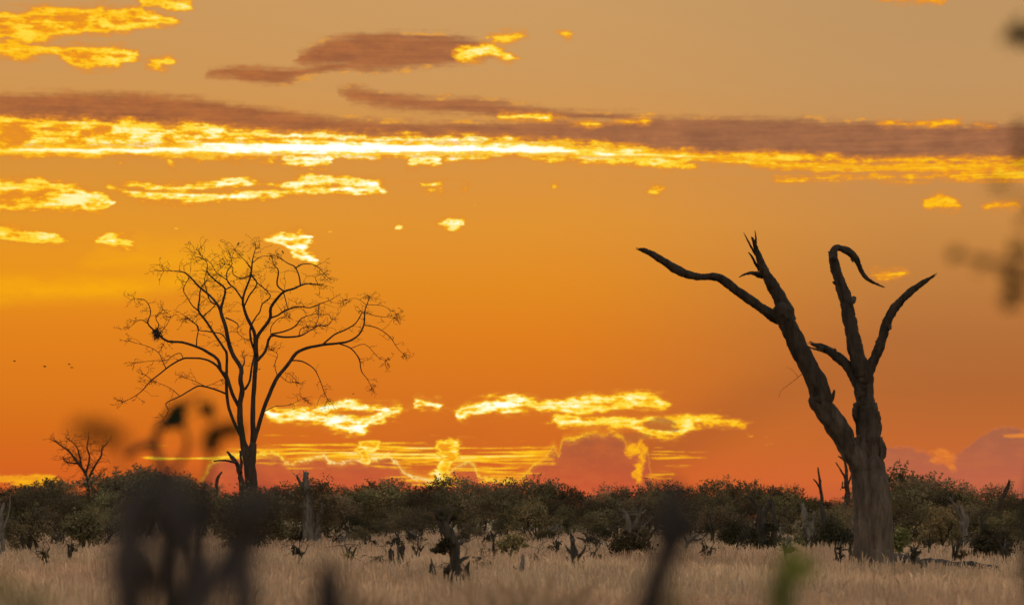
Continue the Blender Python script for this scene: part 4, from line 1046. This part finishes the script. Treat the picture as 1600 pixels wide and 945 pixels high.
snag('dark_shrub', 'dense dark shrub with upright dead stems, against the left side of the big dead tree', 'shrub', 126,
     [[(1297, 876, 9), (1293, 850, 8), (1290, 825, 7), (1285, 800, 4.5), (1282, 788, 2)], [(1305, 874, 5), (1310, 845, 4), (1306, 820, 2)], [(1292, 838, 4), (1300, 815, 3), (1299, 802, 1.6)], [(1318, 872, 4), (1322, 850, 3), (1328, 830, 1.5)]],
     [(1302, 850, 23, 900), (1320, 846, 19, 640), (1290, 866, 16, 420), (1314, 866, 18, 460), (1298, 825, 15, 320), (1282, 845, 14, 240)], seed=16, twigs=24, tint=DK)
snag('leafy_shrub', 'low green shrub against the right foot of the big dead tree', 'shrub', 112, [[(1404, 880, 3), (1405, 862, 2.5), (1404, 848, 1.5)], [(1404, 868, 1.6), (1414, 872, 1.3), (1420, 866, 1)]],
     [(1402, 846, 13, 300), (1410, 838, 11, 220), (1398, 862, 9, 130), (1414, 876, 7, 70)], seed=17, tint=(1.0, 1.25, 0.85))
snag('leafy_shrub', 'pale green shrub on thin stems, midway between the big dead tree and the crooked trunk', 'shrub', 122, [[(1473, 872, 4), (1472, 848, 3), (1468, 826, 2)], [(1472, 850, 2.4), (1482, 830, 2), (1488, 818, 1.2)]],
     [(1455, 835, 19, 320), (1482, 828, 19, 340), (1496, 842, 14, 240), (1470, 810, 17, 240), (1440, 850, 14, 160)], seed=18, twigs=10, tint=(1.2, 1.15, 1))
snag('broken_tree', 'crooked grey trunk with snapped side branches, near the right edge', 'tree', 118,
     [[(1511, 880, 8), (1513, 860, 7), (1509, 842, 6), (1505, 825, 6), (1508, 812, 5), (1504, 800, 3.5), (1500, 790, 2)], [(1508, 840, 4), (1503, 828, 3.4), (1500, 815, 2)], [(1511, 862, 3.4), (1524, 872, 2.6), (1536, 876, 1.6)], [(1506, 815, 3), (1494, 792, 2.5), (1488, 784, 2), (1484, 776, 1)]], [(1520, 845, 12, 140), (1500, 855, 12, 130)], 'grey_wood', seed=19, twigs=14)
snag('dark_shrub', 'dense dark shrub with one thin upright spike, close to the right edge', 'shrub', 112,
     [[(1548, 885, 7), (1545, 862, 6), (1540, 840, 4), (1535, 820, 3), (1534, 806, 1.5)], [(1548, 868, 4), (1560, 850, 3), (1566, 838, 1.5)]],
     [(1548, 858, 21, 760), (1562, 868, 18, 520), (1536, 848, 15, 380), (1564, 845, 14, 300), (1540, 828, 9, 120)], seed=20, twigs=18, tint=DK)
snag('broken_tree', 'dark stump trunk wrapped in leaves, near the left edge', 'tree', 128, [[(50, 872, 9), (51, 850, 8), (50, 830, 7), (54, 808, 5), (52, 796, 3)], [(46, 868, 5), (36, 845, 4), (30, 830, 2)], [(52, 835, 4), (62, 815, 3), (66, 800, 1.6)]],
     [(40, 835, 19, 380), (60, 825, 16, 260), (30, 850, 14, 200), (52, 806, 13, 160)], seed=21, twigs=16)
snag('leafy_shrub', 'leafy shrub on short dark stems, right of the leaf wrapped stump', 'shrub', 128, [[(130, 866, 5), (128, 845, 4.5), (125, 822, 3)], [(130, 850, 3), (142, 830, 2.4), (146, 815, 1.4)], [(128, 846, 3), (116, 830, 2.2), (112, 818, 1.4)]],
     [(128, 822, 22, 520), (146, 828, 16, 300), (112, 828, 16, 300), (130, 845, 16, 260), (140, 805, 13, 180)], seed=22, twigs=12, leaf=0.11)
snag('tree_stump', 'thin broken pole standing at the very left edge', 'stump', 120, [[(3, 870, 4), (4, 835, 3.4), (2, 805, 3), (6, 785, 1.5)], [(4, 830, 1.5), (14, 800, 1.2), (16, 775, 0.8)]], (), 'grey_wood', seed=23)
snag('leafy_shrub', 'broad leafy bush hiding the foot of the tall bare tree', 'shrub', 131, [[(405, 868, 6), (402, 835, 5), (398, 800, 3)], [(404, 845, 4), (425, 815, 3), (432, 795, 1.5)], [(403, 845, 4), (376, 815, 3), (368, 795, 1.5)]],
     [(395, 790, 22, 620), (425, 795, 22, 560), (365, 795, 22, 520), (410, 820, 24, 560), (375, 825, 24, 500), (435, 830, 20, 360), (350, 815, 20, 320), (400, 850, 20, 360), (365, 855, 16, 220)], seed=24, twigs=10, leaf=0.12)
snag('dead_snag', 'small forked dead pole close beside the trunk of the tall bare tree', 'snag', 137, [[(379, 800, 5), (378, 765, 4.6), (376, 742, 4.2), (371, 726, 3.6), (364, 716, 3), (355, 705, 1.6)], [(376, 738, 2.8), (377, 722, 2.4), (375, 704, 1.6)], [(369, 723, 2), (352, 719, 1.6), (334, 720, 1)]], (), 'live_bark', seed=25)
snag('dead_snag', 'short bent dead stick above the bushes, left of the tall bare tree', 'snag', 215, [[(338, 800, 4), (338, 765, 3.2), (338, 754, 2.6), (342, 744, 2.2), (347, 737, 1.2)]], (), 'live_bark', seed=26)
snag('dead_snag', 'thin forked dead stick above the skyline, left of the big dead tree', 'snag', 234, [[(1286, 830, 3.4), (1284, 780, 2.6), (1282, 762, 2.2), (1280, 745, 1.7), (1278, 730, 1)], [(1283, 768, 1.8), (1277, 755, 1.4), (1271, 748, 0.9)]], (), 'live_bark', seed=27)
snag('dead_snag', 'crooked branching dead pole almost touching the big dead tree', 'snag', 234, [[(1326, 830, 5), (1324, 775, 4.4), (1322, 755, 3.6), (1323, 742, 2.8), (1321, 728, 2.2), (1318, 718, 1.6), (1310, 712, 1)], [(1322, 750, 2.2), (1316, 738, 1.6), (1306, 722, 0.9)], [(1323, 758, 2), (1316, 762, 1.4), (1317, 752, 1)], [(1324, 760, 2), (1329, 746, 1.4), (1331, 738, 0.8)]], (), 'live_bark', seed=28)
snag('dead_snag', 'slanted dead pole on the skyline near the right edge', 'snag', 200, [[(1562, 830, 4.4), (1563, 790, 4), (1569, 773, 3.6), (1574, 760, 3), (1577, 751, 2)]], (), 'live_bark', seed=29)

# twisted dead brush, browsed to sticks, along the foot of the bushes
gb = np.random.default_rng(57)
for i, bx_ in enumerate([92, 205, 462, 530, 575, 620, 655, 768, 818, 860, 925, 955, 1052, 1112, 1152, 1215, 1245, 1278, 1335, 1428, 1490, 1528, 1580, 20]):
    d_ = gb.uniform(136, 160); by_ = HOR + EYE / (K * d_); hh_ = gb.uniform(22, 48)
    ps_ = []
    for q in range(int(gb.integers(3, 6))):
        lx_ = gb.normal() * 9
        ps_.append([(bx_ + gb.normal() * 2, by_ - 3, gb.uniform(2.2, 4.5)), (bx_ + lx_ * 0.4 + gb.normal() * 2, by_ - hh_ * 0.4, 2.4), (bx_ + lx_ * 0.7 + gb.normal() * 4, by_ - hh_ * 0.75, 1.8), (bx_ + lx_ * 1.2 + gb.normal() * 4, by_ - hh_ * gb.uniform(0.85, 1.2), 1.0)])
    snag('dead_shrub', 'twisted dead brush with few leaves at the foot of the bushes', 'shrub', d_, ps_, [(bx_ + gb.normal() * 8, by_ - hh_ * gb.uniform(0.3, 0.8), gb.uniform(6, 12), int(gb.uniform(40, 110))) for q in range(2)],
         'grey_wood' if i % 3 == 0 else 'stump_wood', 'dead brush along the foot of the bushes', seed=60 + i, twigs=14, tint=DK)

for i, (bx_, d_, hh_) in enumerate([(590, 98, 16), (652, 106, 20), (745, 92, 18), (770, 112, 24), (838, 96, 14), (872, 118, 20), (925, 104, 22), (1105, 104, 26), (1150, 112, 34), (1228, 108, 30), (1262, 114, 38), (1312, 106, 30), (1330, 112, 34), (1425, 104, 26), (1452, 112, 34), (1492, 104, 30), (1528, 110, 38), (1570, 106, 36), (545, 108, 22), (470, 110, 20), (110, 108, 22), (70, 100, 18)]):
    d_ += gb.uniform(-4, 4); by_ = HOR + EYE / (K * d_ * 0.9); ps_ = []
    for q in range(int(gb.integers(2, 5))):
        lx_ = gb.normal() * 6
        ps_.append([(bx_ + gb.normal() * 2, by_ - 3, gb.uniform(1.6, 3.4)), (bx_ + lx_ * 0.5 + gb.normal() * 1.5, by_ - 22 - hh_ * 0.4, 1.8), (bx_ + lx_ + gb.normal() * 3, by_ - 22 - hh_ * gb.uniform(0.6, 1.1), 0.9)])
    snag('dead_shrub', 'slim dark dead stems sticking up out of the dry grass', 'shrub', d_, ps_, [(bx_ + gb.normal() * 6, by_ - 24 - hh_ * gb.uniform(0.1, 0.5), gb.uniform(5, 9), int(gb.uniform(30, 90)))],
         'stump_wood', 'dead stems in the open grass', seed=120 + i, twigs=7, tint=DK if i % 3 else PL, leaf=0.08)

# the small bare tree above the bushes at the far left
sb = empty('bare_tree', P(140, 800, 215).xy.to_3d(), 'small spreading leafless tree above the bushes at far left', 'tree')
gs = np.random.default_rng(31)
for i, pth in enumerate([[(141, 862, 5), (140, 800, 4), (138, 765, 3.4), (136, 745, 3), (126, 728, 2.6), (116, 715, 2.2), (106, 703, 1.8), (94, 695, 1.3), (84, 688, 0.9)], [(137, 750, 2.6), (148, 728, 2.2), (158, 712, 1.8), (160, 700, 1.2), (166, 694, 0.8)],
                         [(134, 740, 2.2), (140, 715, 1.8), (136, 698, 1.3), (139, 680, 0.8)], [(128, 730, 2), (124, 710, 1.5), (118, 695, 1.1), (104, 684, 0.8)], [(122, 724, 1.8), (106, 722, 1.4), (98, 716, 0.9)], [(138, 758, 2), (152, 746, 1.5), (160, 738, 1)]]):
    mb = MB(); t = traced([(x, y, r * 0.8) for x, y, r in pth], 215, None, gs.normal() * 0.8, 0.05, gs, 4); mb.tube(t, 7, 0.12, 0.0, i)
    lo = 0 if i else len(t) // 2
    for k in range(lo, len(t)):
        for q in range(2):
            grow(mb, t[k, :3], gs.normal(size=3) + np.array([0, 0, 0.6]), gs.uniform(0.5, 1.3), 0.02, gs, 2 if gs.uniform() < 0.5 else 1, 0.3)
    mb.build('trunk' if i == 0 else 'branch', M['live_bark'], sb)

# fallen log right of the big dead tree
log = empty('fallen_log', P(1465, 898, 93).xy.to_3d(), 'long fallen trunk lying in the grass right of the big dead tree', 'log')
mb = MB(); lp = [P(1396, 895, 97), P(1430, 895, 95), P(1475, 895, 93), P(1520, 895, 92), P(1560, 895, 91)]
mb.tube(catmull([[p.x, p.y, h, r] for p, h, r in zip(lp, (0.42, 0.30, 0.24, 0.20, 0.16), (0.30, 0.28, 0.26, 0.23, 0.16))], 6), 18, 0.2, 0.12, 41)
mb.build('trunk', M['stump_wood'], log)


# ------------------------------------------------------------------ the out of focus growth close to the lens
def near_plant(name, label, cat, d, paths, leafspots=(), mat='near_wood', lmat='near_leaf', leaf=0.05, group=None, seed=0, foot=None, yo=0.0, lname='foliage'):
    g = np.random.default_rng(seed + 900)
    x0 = paths[0][0][0] if foot is None else foot
    f = P(x0, 900, d); f.z = 0
    o = empty(name, f, label, cat, group)
    gy = HOR + EYE / (K * d)
    for i, pth in enumerate(paths):
        pth = list(pth)
        if i == 0: pth = [(x0, gy + 5, pth[0][2] * 1.3), ((x0 + pth[0][0]) / 2 + 6, (gy + pth[0][1]) / 2, pth[0][2] * 1.15)] + pth
        mb = MB(); mb.tube(traced(pth, d, None, g.normal() * yo, 0.0, g, 6), 14 if pth[0][2] > 8 else 7, 0.16, 0.08, seed + i)
        mb.build('trunk' if i == 0 else 'branch', M[mat], o)
    if leafspots:
        cb = MB()
        for (px, py, rp, n) in leafspots:
            if lname == 'leaf_tuft': cb = MB()
            c = np.array(P(px, py, d)); s = rp * K * d
            pts = c + g.normal(size=(n, 3)) * s * np.array([0.55, 1.5, 0.55])
            cb.leaves(pts, g.uniform(0.6, 1.3, n) * leaf, np.clip(g.normal(1, 0.15, n), 0.5, 1.5)[:, None] * np.ones(3), g, 0.6)
            if lname == 'leaf_tuft': cb.build(lname, M[lmat], o, smooth=False, colors=True)
        if lname != 'leaf_tuft': cb.build(lname, M[lmat], o, smooth=False, colors=True)
    return o


DN = 6.2
near_plant('broken_tree', 'blurred cluster of thick broken stems close to the camera, at left', 'tree', DN,
           [[(292, 1150, 36.4), (298, 1000, 30.4), (300, 930, 25.3), (298, 880, 22.2), (288, 830, 20.3), (272, 785, 18.3), (262, 750, 13.2), (262, 728, 7.1)],
            [(290, 1250, 36.4), (215, 1050, 32.4), (204, 940, 30.4), (203, 860, 28.4), (208, 810, 24.3), (222, 775, 18.3), (236, 745, 9.1)],
            [(300, 1250, 34.4), (372, 1050, 28.4), (381, 950, 24.3), (382, 870, 24.3), (390, 815, 28.4), (402, 785, 19.3), (400, 760, 7.1)],
            [(310, 960, 18.3), (340, 900, 20.3), (372, 850, 20.3), (396, 812, 16.2)], [(296, 880, 17.2), (258, 832, 17.2), (225, 800, 16.2), (208, 785, 12.1)], [(372, 830, 20.3), (400, 800, 20.3), (424, 785, 12.1)],
            [(284, 800, 14.2), (303, 775, 12.1), (312, 750, 6.1)], [(300, 985, 18.3), (262, 930, 18.3), (238, 890, 20.3), (222, 860, 17.2)], [(296, 850, 12.1), (320, 815, 10.1), (350, 790, 7.1), (366, 770, 4.1)]],
           [(300, 785, 26, 12), (256, 752, 18, 12), (336, 806, 24, 8)], seed=1, foot=300, leaf=0.04, yo=0.12, mat='near_bark')
near_plant('leafy_twig', 'blurred looping twig with a few dark leaves, over the broken stems at left', 'twig', 13.0,
           [[(262, 905, 8), (260, 800, 7), (256, 740, 6.5), (246, 712, 6), (243, 690, 6), (250, 666, 6), (266, 650, 6), (280, 640, 4)], [(246, 708, 6), (232, 694, 6), (216, 700, 5), (200, 712, 4)], [(280, 642, 4), (300, 624, 3), (318, 618, 2)], [(258, 760, 4), (292, 700, 4), (286, 665, 3), (284, 640, 3)]],
           [(273, 655, 9, 34), (278, 643, 7, 24), (322, 640, 7, 6)], seed=2, leaf=0.10, lname='leaf_tuft')
near_plant('leafy_twig', 'blurred twig holding a level leaf and a hanging leaf, before the tall bare tree', 'twig', 11.0,
           [[(318, 905, 5), (322, 800, 4.4), (328, 730, 4), (332, 700, 4), (330, 676, 4), (345, 671, 4), (362, 672, 2.6)]], [(333, 678, 7, 22), (352, 671, 8, 20), (366, 672, 6, 10), (330, 695, 6, 16)], seed=3, leaf=0.075, lname='leaf_tuft')
near_plant('leafy_twig', 'very blurred dark level leaf spray above the small bare tree', 'twig', 6.5,
           [[(196, 950, 6), (196, 800, 5), (190, 710, 4), (172, 684, 4), (150, 676, 4), (124, 670, 3)]], [(165, 674, 11, 22), (140, 670, 10, 20), (183, 682, 9, 14), (125, 669, 7, 8)], seed=4, leaf=0.040, lname='leaf_tuft')
near_plant('dead_sapling', 'blurred dark spike at the bottom, right of the broken stem cluster', 'stem', 6.6, [[(515, 1020, 33), (515, 960, 29), (514, 925, 24), (512, 898, 18), (509, 876, 9)]], seed=5)
near_plant('dead_sapling', 'blurred crooked dark branch rising from the bottom, right of centre', 'stem', 7.0,
           [[(1006, 1010, 22), (1018, 945, 21), (1029, 900, 21), (1042, 862, 20), (1047, 838, 26), (1050, 812, 25), (1052, 785, 20), (1051, 758, 14)], [(1048, 838, 20), (1066, 828, 20), (1084, 818, 14)]], seed=6)
near_plant('green_plant', 'blurred yellow green leafy plant at the bottom, left of the big dead tree', 'plant', 8.0, [[(1222, 1000, 6), (1224, 940, 6), (1226, 905, 5), (1236, 882, 4), (1246, 870, 2)]], [(1238, 884, 24, 46), (1256, 890, 20, 26)], mat='near_leaf', lmat='fresh_leaf', seed=7, leaf=0.05)
near_plant('green_plant', 'blurred dark green stalk below the yellow green leaves', 'plant', 7.6, [[(1216, 1000, 6), (1218, 950, 6), (1222, 915, 5), (1222, 880, 3)]], [(1220, 915, 14, 30), (1218, 945, 18, 40)], mat='near_leaf', lmat='green_leaf', seed=8, leaf=0.045)
near_plant('green_plant', 'faint blurred green leaves at the bottom, beside the crooked near branch', 'plant', 6.5, [[(1052, 1000, 4), (1052, 960, 3), (1052, 930, 2)]], [(1056, 938, 16, 12), (1068, 945, 12, 8)], mat='near_leaf', lmat='green_leaf', seed=9, leaf=0.04)
near_plant('green_plant', 'faint blurred green leaves in the bottom left corner', 'plant', 6.5, [[(30, 1000, 4), (34, 960, 3), (38, 935, 2)]], [(34, 945, 26, 20), (4, 912, 12, 14)], mat='near_leaf', lmat='green_leaf', seed=10, leaf=0.05)
near_plant('leafy_sapling', 'blurred dark leafy sapling reaching in from the right edge', 'sapling', 8.5,
           [[(1660, 1100, 22), (1625, 950, 20), (1612, 860, 18), (1622, 760, 14), (1650, 600, 12), (1660, 400, 10), (1650, 200, 8), (1640, 40, 4)], [(1655, 480, 6), (1610, 425, 5), (1570, 412, 4), (1530, 405, 3), (1495, 398, 2)], [(1655, 320, 5), (1615, 265, 4), (1590, 235, 3)],
            [(1648, 120, 5), (1610, 62, 4), (1580, 48, 3)], [(1660, 380, 4), (1600, 310, 3), (1550, 290, 2)], [(1660, 520, 4), (1610, 460, 3), (1580, 470, 2)]],
           [(1495, 399, 12, 16), (1535, 410, 11, 14), (1575, 425, 14, 26), (1592, 395, 14, 24), (1582, 465, 14, 24), (1592, 445, 13, 22), (1584, 48, 11, 40), (1602, 58, 13, 60), (1592, 205, 11, 12), (1594, 240, 11, 18), (1555, 290, 14, 8), (1598, 345, 12, 8), (1600, 800, 14, 20), (1604, 900, 14, 16)], seed=11, leaf=0.035)
